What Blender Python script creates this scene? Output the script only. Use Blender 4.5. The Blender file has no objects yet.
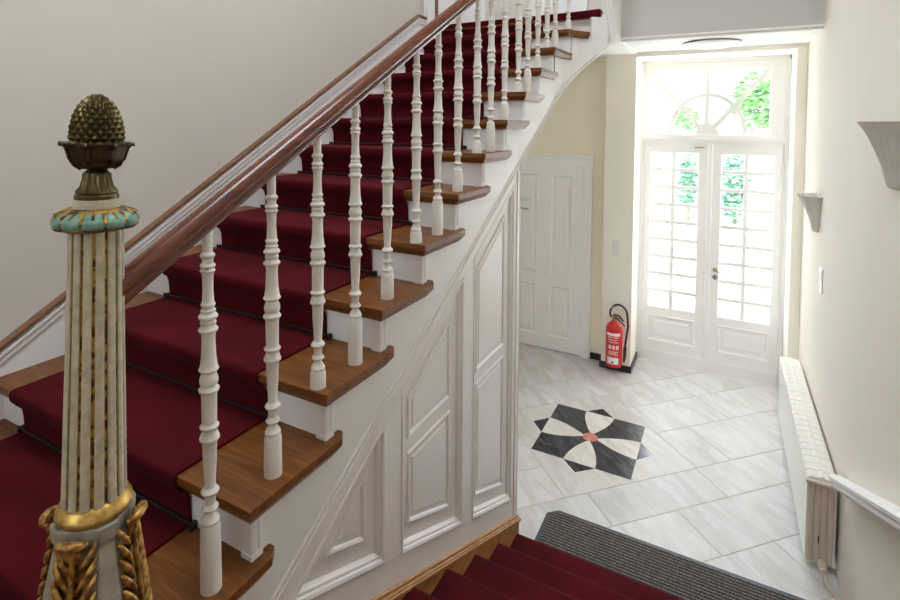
import bpy, bmesh, math, random
from mathutils import Vector, Matrix
random.seed(7)
PI = math.pi
scene = bpy.context.scene
COL = scene.collection
FZ = -2.66            # hall floor, measured from the eye
RISE = 0.17; GO = 0.2892
def TZ(k): return -1.333 + RISE * k       # top of step k of the upper flight
def NY(k): return 0.3208 + GO * k         # its nosing
SX = -1.048           # outer end of the treads
WX = -1.09            # string / panelling face
LX = -2.49            # stair wall
RX = 0.645            # hall wall
CEIL = 0.77
LAND = -1.38          # lower landing

# ------------------------------------------------------------------ materials
def new_mat(name):
    m = bpy.data.materials.new(name); m.use_nodes = True
    nt = m.node_tree
    return m, nt, nt.nodes['Principled BSDF']
def N(nt, t, **kw):
    n = nt.nodes.new(t)
    for k, v in kw.items():
        if k in n.inputs: n.inputs[k].default_value = v
        else: setattr(n, k, v)
    return n
def coords(nt, scale=(1, 1, 1), rot=(0, 0, 0), kind='Object'):
    tc = N(nt, 'ShaderNodeTexCoord'); mp = N(nt, 'ShaderNodeMapping')
    mp.inputs['Scale'].default_value = scale; mp.inputs['Rotation'].default_value = rot
    nt.links.new(tc.outputs[kind], mp.inputs['Vector']); return mp.outputs['Vector']
def ramp(nt, fac, stops):
    r = N(nt, 'ShaderNodeValToRGB'); e = r.color_ramp.elements
    while len(e) < len(stops): e.new(0.5)
    for el, (p, c) in zip(e, stops): el.position = p; el.color = (*c, 1)
    nt.links.new(fac, r.inputs['Fac']); return r.outputs['Color']
def bump(nt, h, strength, dist, bs):
    b = N(nt, 'ShaderNodeBump'); b.inputs['Strength'].default_value = strength; b.inputs['Distance'].default_value = dist
    nt.links.new(h, b.inputs['Height']); nt.links.new(b.outputs['Normal'], bs.inputs['Normal'])
def paint(name, c, rough=0.5, var=0.04, scale=3.0, bmp=0.0):
    m, nt, bs = new_mat(name)
    n = N(nt, 'ShaderNodeTexNoise', Scale=scale, Detail=4.0)
    nt.links.new(coords(nt), n.inputs['Vector'])
    a = tuple(x * (1 - var) for x in c); b = tuple(min(1, x * (1 + var)) for x in c)
    nt.links.new(ramp(nt, n.outputs['Fac'], [(0.3, a), (0.7, b)]), bs.inputs['Base Color'])
    bs.inputs['Roughness'].default_value = rough
    if bmp:
        n2 = N(nt, 'ShaderNodeTexNoise', Scale=180.0, Detail=3.0); nt.links.new(coords(nt), n2.inputs['Vector'])
        bump(nt, n2.outputs['Fac'], bmp, 0.002, bs)
    return m
def wood(name, c1, c2, rough, axis='X', scale=1.0, spec=0.5):
    m, nt, bs = new_mat(name)
    sc = {'X': (1.2, 14, 14), 'Y': (14, 1.2, 14), 'Z': (14, 14, 1.2)}[axis]
    v = coords(nt, tuple(s * scale for s in sc))
    n = N(nt, 'ShaderNodeTexNoise', Scale=3.0, Detail=6.0, Distortion=1.2); nt.links.new(v, n.inputs['Vector'])
    nt.links.new(ramp(nt, n.outputs['Fac'], [(0.3, c1), (0.52, tuple((a + b) / 2 for a, b in zip(c1, c2))), (0.72, c2)]), bs.inputs['Base Color'])
    bs.inputs['Roughness'].default_value = rough; bs.inputs['Specular IOR Level'].default_value = spec
    bump(nt, n.outputs['Fac'], 0.08, 0.002, bs)
    return m
def metal(name, c, rough, metallic=1.0, worn=None):
    m, nt, bs = new_mat(name)
    bs.inputs['Metallic'].default_value = metallic; bs.inputs['Roughness'].default_value = rough
    if worn:
        n = N(nt, 'ShaderNodeTexNoise', Scale=60.0, Detail=5.0); nt.links.new(coords(nt), n.inputs['Vector'])
        nt.links.new(ramp(nt, n.outputs['Fac'], [(0.42, worn), (0.56, c)]), bs.inputs['Base Color'])
        bump(nt, n.outputs['Fac'], 0.3, 0.002, bs)
    else: bs.inputs['Base Color'].default_value = (*c, 1)
    return m
def carpet(name, c1, c2, scale=400.0):
    m, nt, bs = new_mat(name)
    n = N(nt, 'ShaderNodeTexNoise', Scale=scale, Detail=2.0); nt.links.new(coords(nt), n.inputs['Vector'])
    n2 = N(nt, 'ShaderNodeTexNoise', Scale=5.0, Detail=3.0); nt.links.new(coords(nt), n2.inputs['Vector'])
    mx = N(nt, 'ShaderNodeMath', operation='ADD'); ml = N(nt, 'ShaderNodeMath', operation='MULTIPLY'); ml.inputs[1].default_value = 0.5
    nt.links.new(n.outputs['Fac'], mx.inputs[0]); nt.links.new(n2.outputs['Fac'], mx.inputs[1]); nt.links.new(mx.outputs[0], ml.inputs[0])
    nt.links.new(ramp(nt, ml.outputs[0], [(0.38, c1), (0.62, c2)]), bs.inputs['Base Color'])
    bs.inputs['Roughness'].default_value = 0.95; bs.inputs['Specular IOR Level'].default_value = 0.1
    bs.inputs['Sheen Weight'].default_value = 0.04; bs.inputs['Sheen Roughness'].default_value = 0.5
    bs.inputs['Sheen Tint'].default_value = (1.0, 0.35, 0.4, 1)
    bump(nt, n.outputs['Fac'], 0.5, 0.003, bs)
    return m
def marble(name, base, vein, tilevar=0.06, rough=0.22, dens=1.0):
    m, nt, bs = new_mat(name)
    v = coords(nt, (1, 1, 1), (0, 0, PI / 4))
    g = N(nt, 'ShaderNodeNewGeometry')
    off = N(nt, 'ShaderNodeVectorMath', operation='ADD'); cmb = N(nt, 'ShaderNodeCombineXYZ'); ml = N(nt, 'ShaderNodeMath', operation='MULTIPLY'); ml.inputs[1].default_value = 40.0
    nt.links.new(g.outputs['Random Per Island'], ml.inputs[0]); nt.links.new(ml.outputs[0], cmb.inputs[0]); nt.links.new(ml.outputs[0], cmb.inputs[2])
    nt.links.new(v, off.inputs[0]); nt.links.new(cmb.outputs[0], off.inputs[1])
    st = N(nt, 'ShaderNodeMapping'); st.inputs['Scale'].default_value = (1.0, 3.2, 1.0); nt.links.new(off.outputs[0], st.inputs['Vector'])
    n = N(nt, 'ShaderNodeTexNoise', Scale=2.2 * dens, Detail=7.0, Roughness=0.62, Distortion=1.0); nt.links.new(st.outputs[0], n.inputs['Vector'])
    c = ramp(nt, n.outputs['Fac'], [(0.40, vein), (0.50, tuple(a * .55 + b * .45 for a, b in zip(base, vein))), (0.58, base), (1.0, base)])
    hs = N(nt, 'ShaderNodeHueSaturation'); mr = N(nt, 'ShaderNodeMapRange')
    mr.inputs['To Min'].default_value = 1 - tilevar; mr.inputs['To Max'].default_value = 1 + tilevar
    nt.links.new(g.outputs['Random Per Island'], mr.inputs['Value']); nt.links.new(mr.outputs[0], hs.inputs['Value']); nt.links.new(c, hs.inputs['Color'])
    nt.links.new(hs.outputs[0], bs.inputs['Base Color']); bs.inputs['Roughness'].default_value = rough
    return m
def plain(name, c, rough=0.5, **kw):
    m, nt, bs = new_mat(name); bs.inputs['Base Color'].default_value = (*c, 1); bs.inputs['Roughness'].default_value = rough
    for k, v in kw.items(): bs.inputs[k].default_value = v
    return m
def glass_mat(name, refl=0.06, tint=(1, 1, 1)):
    m = bpy.data.materials.new(name); m.use_nodes = True; nt = m.node_tree
    nt.nodes.remove(nt.nodes['Principled BSDF'])
    t = N(nt, 'ShaderNodeBsdfTransparent'); t.inputs['Color'].default_value = (*tint, 1)
    g = N(nt, 'ShaderNodeBsdfGlossy', Roughness=0.03); mx = N(nt, 'ShaderNodeMixShader'); mx.inputs[0].default_value = refl
    nt.links.new(t.outputs[0], mx.inputs[1]); nt.links.new(g.outputs[0], mx.inputs[2])
    nt.links.new(mx.outputs[0], nt.nodes['Material Output'].inputs['Surface']); return m

M = dict(
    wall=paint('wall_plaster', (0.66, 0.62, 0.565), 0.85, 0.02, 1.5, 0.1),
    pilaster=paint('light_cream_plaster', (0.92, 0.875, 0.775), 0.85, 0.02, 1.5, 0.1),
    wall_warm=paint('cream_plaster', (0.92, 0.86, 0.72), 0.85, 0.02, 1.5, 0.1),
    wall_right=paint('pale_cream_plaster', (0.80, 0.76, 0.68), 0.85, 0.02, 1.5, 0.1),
    fascia=paint('fascia_grey', (0.60, 0.585, 0.565), 0.8, 0.01),  # even grey, darker than the walls and ceiling
    ceil=paint('ceiling_paint', (0.93, 0.925, 0.91), 0.9, 0.01),
    white=paint('white_gloss_paint', (0.80, 0.785, 0.765), 0.38, 0.03, 5.0),
    panel=paint('panelling_paint', (0.78, 0.74, 0.715), 0.4, 0.03, 5.0),
    riser=paint('riser_paint', (0.86, 0.86, 0.88), 0.45, 0.02, 5.0),
    bal=paint('baluster_paint', (0.76, 0.735, 0.68), 0.34, 0.04, 20.0),
    tread=wood('brown_oak', (0.105, 0.034, 0.008), (0.235, 0.090, 0.021), 0.38, 'X', 1.0, 0.3),
    capw=wood('brown_cap_wood', (0.14, 0.065, 0.035), (0.26, 0.135, 0.075), 0.4, 'Y', 1.0),
    base=wood('honey_wood', (0.30, 0.13, 0.035), (0.52, 0.27, 0.095), 0.38, 'Y', 1.0),
    rail=wood('polished_mahogany', (0.080, 0.017, 0.006), (0.165, 0.040, 0.013), 0.24, 'Y', 0.7, 0.5),
    red=carpet('red_carpet', (0.048, 0.0016, 0.0036), (0.088, 0.0034, 0.0065)),
    mat=None,
    rod=plain('dark_rod', (0.03, 0.035, 0.035), 0.35, Metallic=0.6),
    marble=marble('pale_marble', (0.71, 0.71, 0.72), (0.60, 0.59, 0.585), 0.05, 0.27),
    marble2=marble('medallion_marble', (0.69, 0.675, 0.655), (0.60, 0.575, 0.545), 0.03, 0.2),
    petal=marble('petal_marble', (0.80, 0.77, 0.72), (0.66, 0.63, 0.58), 0.03),
    black=marble('black_marble', (0.012, 0.013, 0.016), (0.055, 0.06, 0.07), 0.0, 0.18, 4.0),
    pink=marble('pink_marble', (0.62, 0.25, 0.2), (0.5, 0.16, 0.13), 0.0, 0.25, 8.0),
    grout=plain('grout', (0.55, 0.52, 0.48), 0.9),
    blackbase=plain('black_skirting', (0.014, 0.014, 0.013), 0.3),
    bronze=metal('dark_bronze', (0.10, 0.076, 0.030), 0.36, 0.85),
    bronze2=metal('brown_bronze', (0.065, 0.042, 0.020), 0.38, 0.8),
    cream=paint('worn_cream_paint', (0.47, 0.42, 0.30), 0.5, 0.22, 40.0, 0.4),
    groove=metal('worn_gilding', (0.50, 0.30, 0.055), 0.42, 0.6, (0.10, 0.045, 0.02)),
    gold=metal('gilding', (0.52, 0.33, 0.085), 0.42, 0.7, (0.26, 0.11, 0.03)),
    gold2=metal('bright_gilding', (0.58, 0.39, 0.11), 0.38, 0.75, (0.45, 0.25, 0.06)),
    teal=paint('teal_paint', (0.17, 0.32, 0.245), 0.5, 0.3, 60.0, 0.3),
    pedestal=paint('grey_cream_paint', (0.32, 0.285, 0.225), 0.55, 0.25, 35.0, 0.5),
    rad=plain('radiator_enamel', (0.80, 0.79, 0.75), 0.35),
    radend=plain('beige_shade_enamel', (0.62, 0.53, 0.43), 0.45),  # beige for fittings; on the end section it paints the radiator's shadow side
    doorw=paint('door_white', (0.84, 0.835, 0.825), 0.4, 0.01, 3.0),
    doorl=paint('bright_door_white', (0.93, 0.925, 0.92), 0.4, 0.01, 3.0),
    frame=paint('frame_cream', (0.93, 0.90, 0.81), 0.5, 0.01, 3.0),
    brass=plain('aged_brass', (0.45, 0.33, 0.16), 0.35, Metallic=1.0),
    steel=plain('dull_steel', (0.35, 0.34, 0.32), 0.4, Metallic=1.0),
    plastic=plain('white_plastic', (0.82, 0.81, 0.78), 0.4),
    extred=plain('extinguisher_red', (0.62, 0.018, 0.02), 0.28),
    label=plain('label_white', (0.82, 0.80, 0.78), 0.5),
    labelred=plain('label_red', (0.55, 0.04, 0.05), 0.5),
    rubber=plain('black_rubber', (0.012, 0.012, 0.013), 0.45),
    sconce=paint('grey_plaster', (0.64, 0.61, 0.57), 0.8, 0.04, 12.0),
    lampglass=plain('opal_glass', (0.60, 0.61, 0.62), 0.35),
    glass=glass_mat('clear_glass'),
    leafa=paint('leaf_green', (0.10, 0.24, 0.07), 0.6, 0.4, 4.0),
    leafb=paint('leaf_blue_green', (0.09, 0.20, 0.13), 0.6, 0.4, 4.0),
    bark=paint('bark', (0.12, 0.09, 0.06), 0.9, 0.3, 12.0),
    wallw=paint('garden_render', (0.86, 0.86, 0.84), 0.9, 0.01),
    paving=paint('pale_paving', (0.75, 0.74, 0.71), 0.9, 0.1, 2.0),
)
def mat_rubbermat():
    m, nt, bs = new_mat('ribbed_mat')
    v = coords(nt, (1, 1, 1))
    w = N(nt, 'ShaderNodeTexWave', Scale=13.0, Distortion=3.0); w.bands_direction = 'Y'; w.inputs['Detail'].default_value = 3.0; w.inputs['Detail Scale'].default_value = 12.0
    nt.links.new(v, w.inputs['Vector'])
    n = N(nt, 'ShaderNodeTexNoise', Scale=110.0, Detail=4.0); nt.links.new(v, n.inputs['Vector'])
    mx = N(nt, 'ShaderNodeMath', operation='MULTIPLY'); nt.links.new(w.outputs['Fac'], mx.inputs[0]); nt.links.new(n.outputs['Fac'], mx.inputs[1])
    nt.links.new(ramp(nt, mx.outputs[0], [(0.12, (0.020, 0.020, 0.022)), (0.30, (0.07, 0.065, 0.06)), (0.55, (0.23, 0.205, 0.175))]), bs.inputs['Base Color'])
    bs.inputs['Roughness'].default_value = 0.95; bump(nt, mx.outputs[0], 0.6, 0.004, bs); return m
M['mat'] = mat_rubbermat()
M['matedge'] = plain('mat_edging', (0.045, 0.055, 0.085), 0.5)

# ------------------------------------------------------------------ mesh helpers
def box(bm, x0, x1, y0, y1, z0, z1):
    v = [bm.verts.new(p) for p in [(x0,y0,z0),(x1,y0,z0),(x1,y1,z0),(x0,y1,z0),(x0,y0,z1),(x1,y0,z1),(x1,y1,z1),(x0,y1,z1)]]
    for f in ((3,2,1,0),(4,5,6,7),(0,1,5,4),(1,2,6,5),(2,3,7,6),(3,0,4,7)): bm.faces.new([v[i] for i in f])
def prism(bm, pts, a, b, fn):
    """pts: 2-D outline; fn(u,v,t) gives the 3-D point; extruded from t=a to t=b"""
    A = [bm.verts.new(fn(u, v, a)) for u, v in pts]; B = [bm.verts.new(fn(u, v, b)) for u, v in pts]
    n = len(pts)
    bm.faces.new(A[::-1]); bm.faces.new(B)
    for i in range(n): bm.faces.new([A[i], A[(i+1)%n], B[(i+1)%n], B[i]])
YZ = lambda u, v, t: (t, u, v)     # outline in y,z extruded along x
XZ = lambda u, v, t: (u, t, v)
XY = lambda u, v, t: (u, v, t)
def lathe(bm, prof, c=(0, 0, 0), seg=20, M4=None, rf=None):
    rings = []
    for z, r in prof:
        ring = []
        for j in range(seg):
            a = 2 * PI * j / seg; rr = max(r, 1e-4) * (rf(a, z) if rf else 1)
            p = Vector((rr * math.cos(a), rr * math.sin(a), z))
            if M4: p = M4 @ p
            ring.append(bm.verts.new(p + Vector(c)))
        rings.append(ring)
    for a, b in zip(rings, rings[1:]):
        for j in range(seg): bm.faces.new([a[j], a[(j+1)%seg], b[(j+1)%seg], b[j]])
    bm.faces.new(rings[0][::-1]); bm.faces.new(rings[-1])
def tube(bm, path, r, seg=8, closed=False, flat=1.0):
    P = [Vector(p) for p in path]; n = len(P); rings = []
    for i, p in enumerate(P):
        t = (P[(i+1) % n] - P[i-1]) if closed else (P[min(i+1, n-1)] - P[max(i-1, 0)])
        t.normalize(); up = Vector((0, 0, 1)) if abs(t.z) < 0.9 else Vector((1, 0, 0))
        s = t.cross(up).normalized(); u = s.cross(t)
        rr = r[i] if isinstance(r, (list, tuple)) else r
        rings.append([bm.verts.new(p + s * rr * math.cos(2*PI*j/seg) + u * rr * flat * math.sin(2*PI*j/seg)) for j in range(seg)])
    m = n if closed else n - 1
    for i in range(m):
        a, b = rings[i], rings[(i+1) % n]
        for j in range(seg): bm.faces.new([a[j], a[(j+1)%seg], b[(j+1)%seg], b[j]])
    if not closed: bm.faces.new(rings[0][::-1]); bm.faces.new(rings[-1])
def sweep(bm, path, prof, frames):
    """closed section prof [(s,u)] swept on path; frames gives (side, up) per point"""
    rings = [[bm.verts.new(Vector(p) + f[0] * s + f[1] * u) for s, u in prof] for p, f in zip(path, frames)]
    k = len(prof)
    for a, b in zip(rings, rings[1:]):
        for j in range(k): bm.faces.new([a[j], a[(j+1)%k], b[(j+1)%k], b[j]])
    bm.faces.new(rings[0][::-1]); bm.faces.new(rings[-1])
def obj(name, bm, mat, parent=None, smooth=False, bevel=0.0, seg=2, base=None, kind=None):
    bmesh.ops.recalc_face_normals(bm, faces=bm.faces)
    me = bpy.data.meshes.new(name); 
    base = Vector(base) if base is not None else (Vector(parent['_b']) if parent is not None and '_b' in parent else Vector((0, 0, 0)))
    bmesh.ops.translate(bm, verts=bm.verts, vec=-base)
    bm.to_mesh(me); bm.free()
    o = bpy.data.objects.new(name, me); COL.objects.link(o)
    for m in (mat if isinstance(mat, (list, tuple)) else [mat]): me.materials.append(m)
    if parent is not None: o.parent = parent; o['_b'] = tuple(base)
    else: o.location = base; o['_b'] = tuple(base)
    if smooth: me.polygons.foreach_set('use_smooth', [True] * len(me.polygons)); me.set_sharp_from_angle(angle=math.radians(smooth if smooth is not True else 40))
    if bevel:
        b = o.modifiers.new('bevel', 'BEVEL'); b.width = bevel; b.segments = seg; b.limit_method = 'ANGLE'; b.angle_limit = math.radians(40)
    if kind: o['kind'] = kind
    return o
def tag(o, label=None, cat=None, group=None, kind=None):
    if label: o['label'] = label
    if cat: o['category'] = cat
    if group: o['group'] = group
    if kind: o['kind'] = kind
    return o
def thing(name, label=None, cat=None, loc=(0, 0, 0), group=None, kind=None):
    o = bpy.data.objects.new(name, None); COL.objects.link(o); o.location = loc; o['_b'] = tuple(loc); o.empty_display_size = 0.1
    return tag(o, label, cat, group, kind)
BM = bmesh.new
def bx(name, mat, *d, parent=None, bevel=0.0, kind=None):
    bm = BM()
    for q in (d if isinstance(d[0], (tuple, list)) else [d]): box(bm, *q)
    return obj(name, bm, mat, parent, bevel=bevel, kind=kind)
def inset(poly, d):
    """offset a convex counter-clockwise polygon inwards"""
    n = len(poly); out = []
    lines = []
    for i in range(n):
        a = Vector(poly[i]); b = Vector(poly[(i+1) % n]); t = (b - a).normalized(); nn = Vector((-t.y, t.x))
        lines.append((a + nn * d, t))
    for i in range(n):
        p, t = lines[i-1]; q, s = lines[i]
        den = t.x * s.y - t.y * s.x
        k = ((q.x - p.x) * s.y - (q.y - p.y) * s.x) / den
        out.append((p.x + t.x * k, p.y + t.y * k))
    return out
def ccw(poly):
    a = sum(poly[i][0] * poly[(i+1) % len(poly)][1] - poly[(i+1) % len(poly)][0] * poly[i][1] for i in range(len(poly)))
    return poly if a > 0 else poly[::-1]
def rings_fill(bm, poly, levels, fn, cap=True):
    """levels: [(inset, height)], lofted and capped"""
    poly = ccw(poly); R = []
    for d, h in levels:
        q = inset(poly, d) if d else poly
        R.append([bm.verts.new(fn(u, v, h)) for u, v in q])
    n = len(poly)
    for a, b in zip(R, R[1:]):
        for i in range(n): bm.faces.new([a[i], a[(i+1)%n], b[(i+1)%n], b[i]])
    if cap: bm.faces.new(R[-1])
def face_with_holes(bm, outer, holes, fn, t):
    edges = []
    for loop in [outer] + holes:
        vs = [bm.verts.new(fn(u, v, t)) for u, v in loop]
        edges += [bm.edges.new((vs[i], vs[(i+1) % len(vs)])) for i in range(len(vs))]
    bmesh.ops.triangle_fill(bm, use_beauty=True, use_dissolve=False, edges=edges)

# ------------------------------------------------------------------ camera
yaw, pitch, roll = 0.48841917898225823, 0.03910522680959121, 0.007395253196409572
fpx, cyp = 519.6494, 144.7249
fw = Vector((-math.sin(yaw) * math.cos(pitch), math.cos(yaw) * math.cos(pitch), -math.sin(pitch)))
r0 = Vector((math.cos(yaw), math.sin(yaw), 0)); u0 = r0.cross(fw)
rr = r0 * math.cos(roll) + u0 * math.sin(roll); uu = -r0 * math.sin(roll) + u0 * math.cos(roll)
cam = bpy.data.cameras.new('camera'); co = bpy.data.objects.new('camera', cam); COL.objects.link(co)
m4 = Matrix.Identity(4)
for i in range(3): m4[i][0] = rr[i]; m4[i][1] = uu[i]; m4[i][2] = -fw[i]
co.matrix_world = m4
cam.sensor_width = 36; cam.sensor_fit = 'HORIZONTAL'; cam.lens = fpx / 900 * 36
cam.shift_x = 0; cam.shift_y = -(300 - cyp) / 900; cam.clip_start = 0.02
scene.camera = co

# ------------------------------------------------------------------ room shell
HC = 3.3                     # stairwell ceiling
RY = -2.4                    # rear wall
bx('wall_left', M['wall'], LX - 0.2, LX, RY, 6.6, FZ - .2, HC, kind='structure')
bx('wall_right', M['wall_right'], RX, RX + 0.2, RY, 6.45, FZ - .2, HC, kind='structure')
# back wall: left bay, pilaster, lintel and right return round the recessed entrance
bx('wall_back', M['wall_warm'], (LX, -1.16, 5.93, 6.45, FZ - .2, 0.86), kind='structure')
bx('wall_pilaster', M['pilaster'], (-1.16, -0.852, 5.77, 6.45, FZ - .2, CEIL + .02), kind='structure')
bx('wall_lintel', M['frame'], (-0.852, RX, 5.77, 6.45, 0.722, CEIL + 0.1), (0.56, RX, 5.77, 6.45, FZ - .2, 0.722), kind='structure')
# rear wall with an unseen window opening added as fill light behind the viewer
WX0, WX1, WZ0, WZ1 = -1.7, -0.9, 0.5, 1.7
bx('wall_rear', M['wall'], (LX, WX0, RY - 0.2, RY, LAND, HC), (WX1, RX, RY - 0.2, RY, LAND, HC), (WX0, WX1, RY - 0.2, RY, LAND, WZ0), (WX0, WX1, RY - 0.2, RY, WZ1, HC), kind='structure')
w = thing('fill_window', loc=(-1.2, RY - 0.1, WZ0), kind='structure')
bm = BM()
for x in (WX0, (WX0 + WX1) / 2 - .03, WX1 - 0.06): box(bm, x, x + 0.06, RY - 0.13, RY - 0.07, WZ0, WZ1)
for z in (WZ0, 1.1, WZ1 - .06): box(bm, WX0, WX1, RY - 0.125, RY - 0.075, z, z + 0.06)
obj('window_frame', bm, M['doorw'], w)
# stairwell ceiling with unseen openings added to light the stairs and upper landing
SX0, SX1, SY0, SY1 = -1.45, -0.05, 0.65, 2.0
bx('ceiling_stairwell', M['ceil'], (LX, RX, RY, SY0, HC, HC + 0.15), (LX, SX0, SY0, SY1, HC, HC + 0.15), (SX1, RX, SY0, SY1, HC, HC + 0.15), (LX, RX, SY1, 5.0, HC, HC + 0.15), (LX, -2.2, 5.0, 5.8, HC, HC + .15), (-1.0, RX, 5.0, 5.8, HC, HC + .15), (LX, RX, 5.8, 6.6, HC, HC + .15), kind='structure')
# hall ceiling, fascia above it
bx('ceiling', M['ceil'], (-0.89, RX, 4.915, 5.775, CEIL, CEIL + 0.09), (LX, -0.875, 4.12, 5.95, CEIL - 0.02, CEIL + 0.08), kind='structure')
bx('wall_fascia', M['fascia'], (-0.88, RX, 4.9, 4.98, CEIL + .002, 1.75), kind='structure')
bm = BM()
tube(bm, [(-0.86, 4.895, CEIL + 0.012), (RX, 4.895, CEIL + 0.012)], 0.010, 8)
tube(bm, [(-0.86, 4.915, CEIL - 0.006), (RX, 4.915, CEIL - 0.006)], 0.010, 8)
tube(bm, [(-0.86, 4.9, CEIL - 0.006), (-0.86, 5.77, CEIL - 0.006)], 0.010, 8)
obj('trim_1', bm, M['ceil'], kind='structure', smooth=True)
# upper back wall, its casing and the floor of the upper landing
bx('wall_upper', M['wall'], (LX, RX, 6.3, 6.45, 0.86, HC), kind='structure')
bx('floor_upper', M['white'], (LX, -0.88, 4.14, 6.3, CEIL + 0.08, TZ(13) - 0.004), kind='structure')
bx('floor_landing', M['tread'], (LX, RX, RY, 0.655, LAND - 0.12, LAND), (WX + .021, RX, 0.655, 0.805, LAND - 0.12, LAND), kind='structure')

# ------------------------------------------------------------------ hall floor
def clip(poly, x0, x1, y0, y1):
    for ax, lim, sg in ((0, x0, 1), (0, x1, -1), (1, y0, 1), (1, y1, -1)):
        out = []
        for i in range(len(poly)):
            p, q = poly[i-1], poly[i]; a = (p[ax] - lim) * sg; b = (q[ax] - lim) * sg
            if (a >= 0) != (b >= 0):
                t = a / (a - b); out.append((p[0] + (q[0]-p[0]) * t, p[1] + (q[1]-p[1]) * t))
            if b >= 0: out.append(q)
        poly = out
        if len(poly) < 3: return []
    return poly
S2 = math.sqrt(0.5)
def ab(a, b): return ((a - b) * S2, (a + b) * S2)
rows = [(0.48, .88, 3.0), (0.88, 1.28, 2.55), (1.28, 1.68, 3.0), (1.68, 2.08, 2.50), (2.08, 2.48, 2.95), (2.48, 2.88, 2.545), (2.88, 3.205, 2.035), (3.205, 3.68, 3.35), (3.68, 4.09, 3.80), (4.09, 4.47, 3.99 - .96), (4.47, 4.87, 4.6), (4.87, 5.27, 2.8), (5.27, 5.67, 2.4), (5.67, 6.07, 2.9)]
rows_left = [(3.205, 3.56, .9), (3.56, 3.96, 1.3), (3.96, 4.36, .95), (4.36, 4.73, 2.345), (4.73, 5.12, 2.60), (5.12, 5.52, 2.2), (5.52, 5.92, 2.7), (5.92, 6.3, 2.4)]
ASPL = 3.012
MA0, MA1, MB0, MB1 = 1.862, 3.012, 3.205, 4.36
bm = BM(); g = 0.0035; gaps = BM()
def tile(bm, poly, z0=FZ - 0.01, z1=FZ):
    poly = ccw(poly); q = inset(poly, 0.001)
    A = [bm.verts.new((x, y, z0)) for x, y in poly]; B = [bm.verts.new((x, y, z1 - .0008)) for x, y in poly]; C = [bm.verts.new((x, y, z1)) for x, y in q]
    n = len(poly)
    for P, Q in ((A, B), (B, C)):
        for i in range(n): bm.faces.new([P[i], P[(i+1)%n], Q[(i+1)%n], Q[i]])
    bm.faces.new(C)
def lay(p, q, r, s_):
    if q - p < 0.05: return
    poly = clip([ab(p + g, r + g), ab(q - g, r + g), ab(q - g, s_ - g), ab(p + g, s_ - g)], LX + .003, RX - .003, 2.9, 6.2)
    if len(poly) >= 3: tile(bm, poly)
for b0, b1, a0 in rows:
    for k in range(-4, 7):
        A0, A1 = a0 + 0.96 * k, a0 + 0.96 * (k + 1)
        lay(max(A0, ASPL) if b0 > 3.2 else A0, A1, b0, b1)
for b0, b1, a0 in rows_left:
    for k in range(-4, 7):
        A0, A1 = a0 + 0.96 * k, min(a0 + 0.96 * (k + 1), ASPL)
        if b1 < 4.37: A1 = min(A1, MA0)
        lay(A0, A1, b0, b1)
floor = obj('floor', bm, M['marble'], kind='structure')
bx('grout', M['grout'], (LX, RX, 2.9, 6.3, FZ - 0.05, FZ - 0.0025), parent=floor)
# strips between the slab grid and the medallion are closed by the slab itself
cx, cy = -0.960, 4.398
bm = BM(); tile(bm, [ab(MA0 + g, MB0 + g), ab(MA1 - g, MB0 + g), ab(MA1 - g, MB1 - g), ab(MA0 + g, MB1 - g)])
slab = obj('medallion_slab', bm, M['marble2'], floor)
H1 = 0.392; TW = 0.125
def flat(polys, z0, z1):
    bm = BM()
    for p in polys: prism(bm, ccw(p), z0, z1, XY)
    return bm
def rot4(p, k):
    for _ in range(k): p = (-p[1], p[0])
    return (p[0] + cx, p[1] + cy)
obj('star_square', flat([[rot4((H1, H1), k) for k in range(4)]], FZ, FZ + 0.0008), M['black'], floor)
for k in range(4):
    obj('star_point', flat([[rot4(p, k) for p in ((H1, -TW), (H1 + TW - .01, 0), (H1, TW))]], FZ, FZ + 0.0008), M['black'], floor)
    pet = [(0.045, 0.0)]
    arc = []
    for i in range(1, 11):
        t = i / 10; arc.append((0.045 + (H1 - 0.045) * t, TW * (math.sin(t * PI / 2) ** 0.9)))
    pet = [(0.045, 0)] + [(x, -y) for x, y in arc] + [(x, y) for x, y in arc[::-1]]
    obj('star_petal', flat([[rot4(p, k) for p in pet]], FZ + 0.0008, FZ + 0.0016), M['petal'], floor)
bm = BM(); lathe(bm, [(0, 0.062), (0.0024, 0.062)], (cx, cy, FZ + .0002), 28); obj('star_centre', bm, M['pink'], floor)

# black skirting
bx('baseboard_back', M['blackbase'], (-1.31, -1.16, 5.91, 5.935, FZ, FZ + 0.07), (-1.175, -0.84, 5.755, 5.775, FZ, FZ + 0.07), (-0.853, -0.84, 5.755, 6.2, FZ, FZ + 0.07), (0.545, 0.56, 5.76, 6.2, FZ, FZ + 0.05), kind='structure')

# ------------------------------------------------------------------ four-panel door in the left bay
d = thing('door_1', loc=(-1.8, 5.93, FZ), kind='structure')
X0, X1 = -2.33, -1.415; DT = -0.47
bm = BM()
def raised_panels(bm, x0, x1, z0, z1, y, panels, th=0.03):
    """leaf facing -y with sunk and fielded panels"""
    fn = lambda u, v, t: (u, t, v)
    face_with_holes(bm, [(x0, z0), (x1, z0), (x1, z1), (x0, z1)], [ccw(p) for p in panels], fn, y)
    for p in panels: rings_fill(bm, p, [(0, y), (0.006, y - 0.006), (0.014, y + 0.002), (0.022, y + 0.014), (0.05, y + 0.014), (0.062, y + 0.006)], fn)
    for q in ([(x0, z0), (x1, z0)], [(x1, z0), (x1, z1)], [(x1, z1), (x0, z1)], [(x0, z1), (x0, z0)]):
        bm.faces.new([bm.verts.new(v) for v in ((q[0][0], y, q[0][1]), (q[1][0], y, q[1][1]), (q[1][0], y + th, q[1][1]), (q[0][0], y + th, q[0][1]))])
def rect(a, b, c, e): return [(a, c), (b, c), (b, e), (a, e)]
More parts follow.
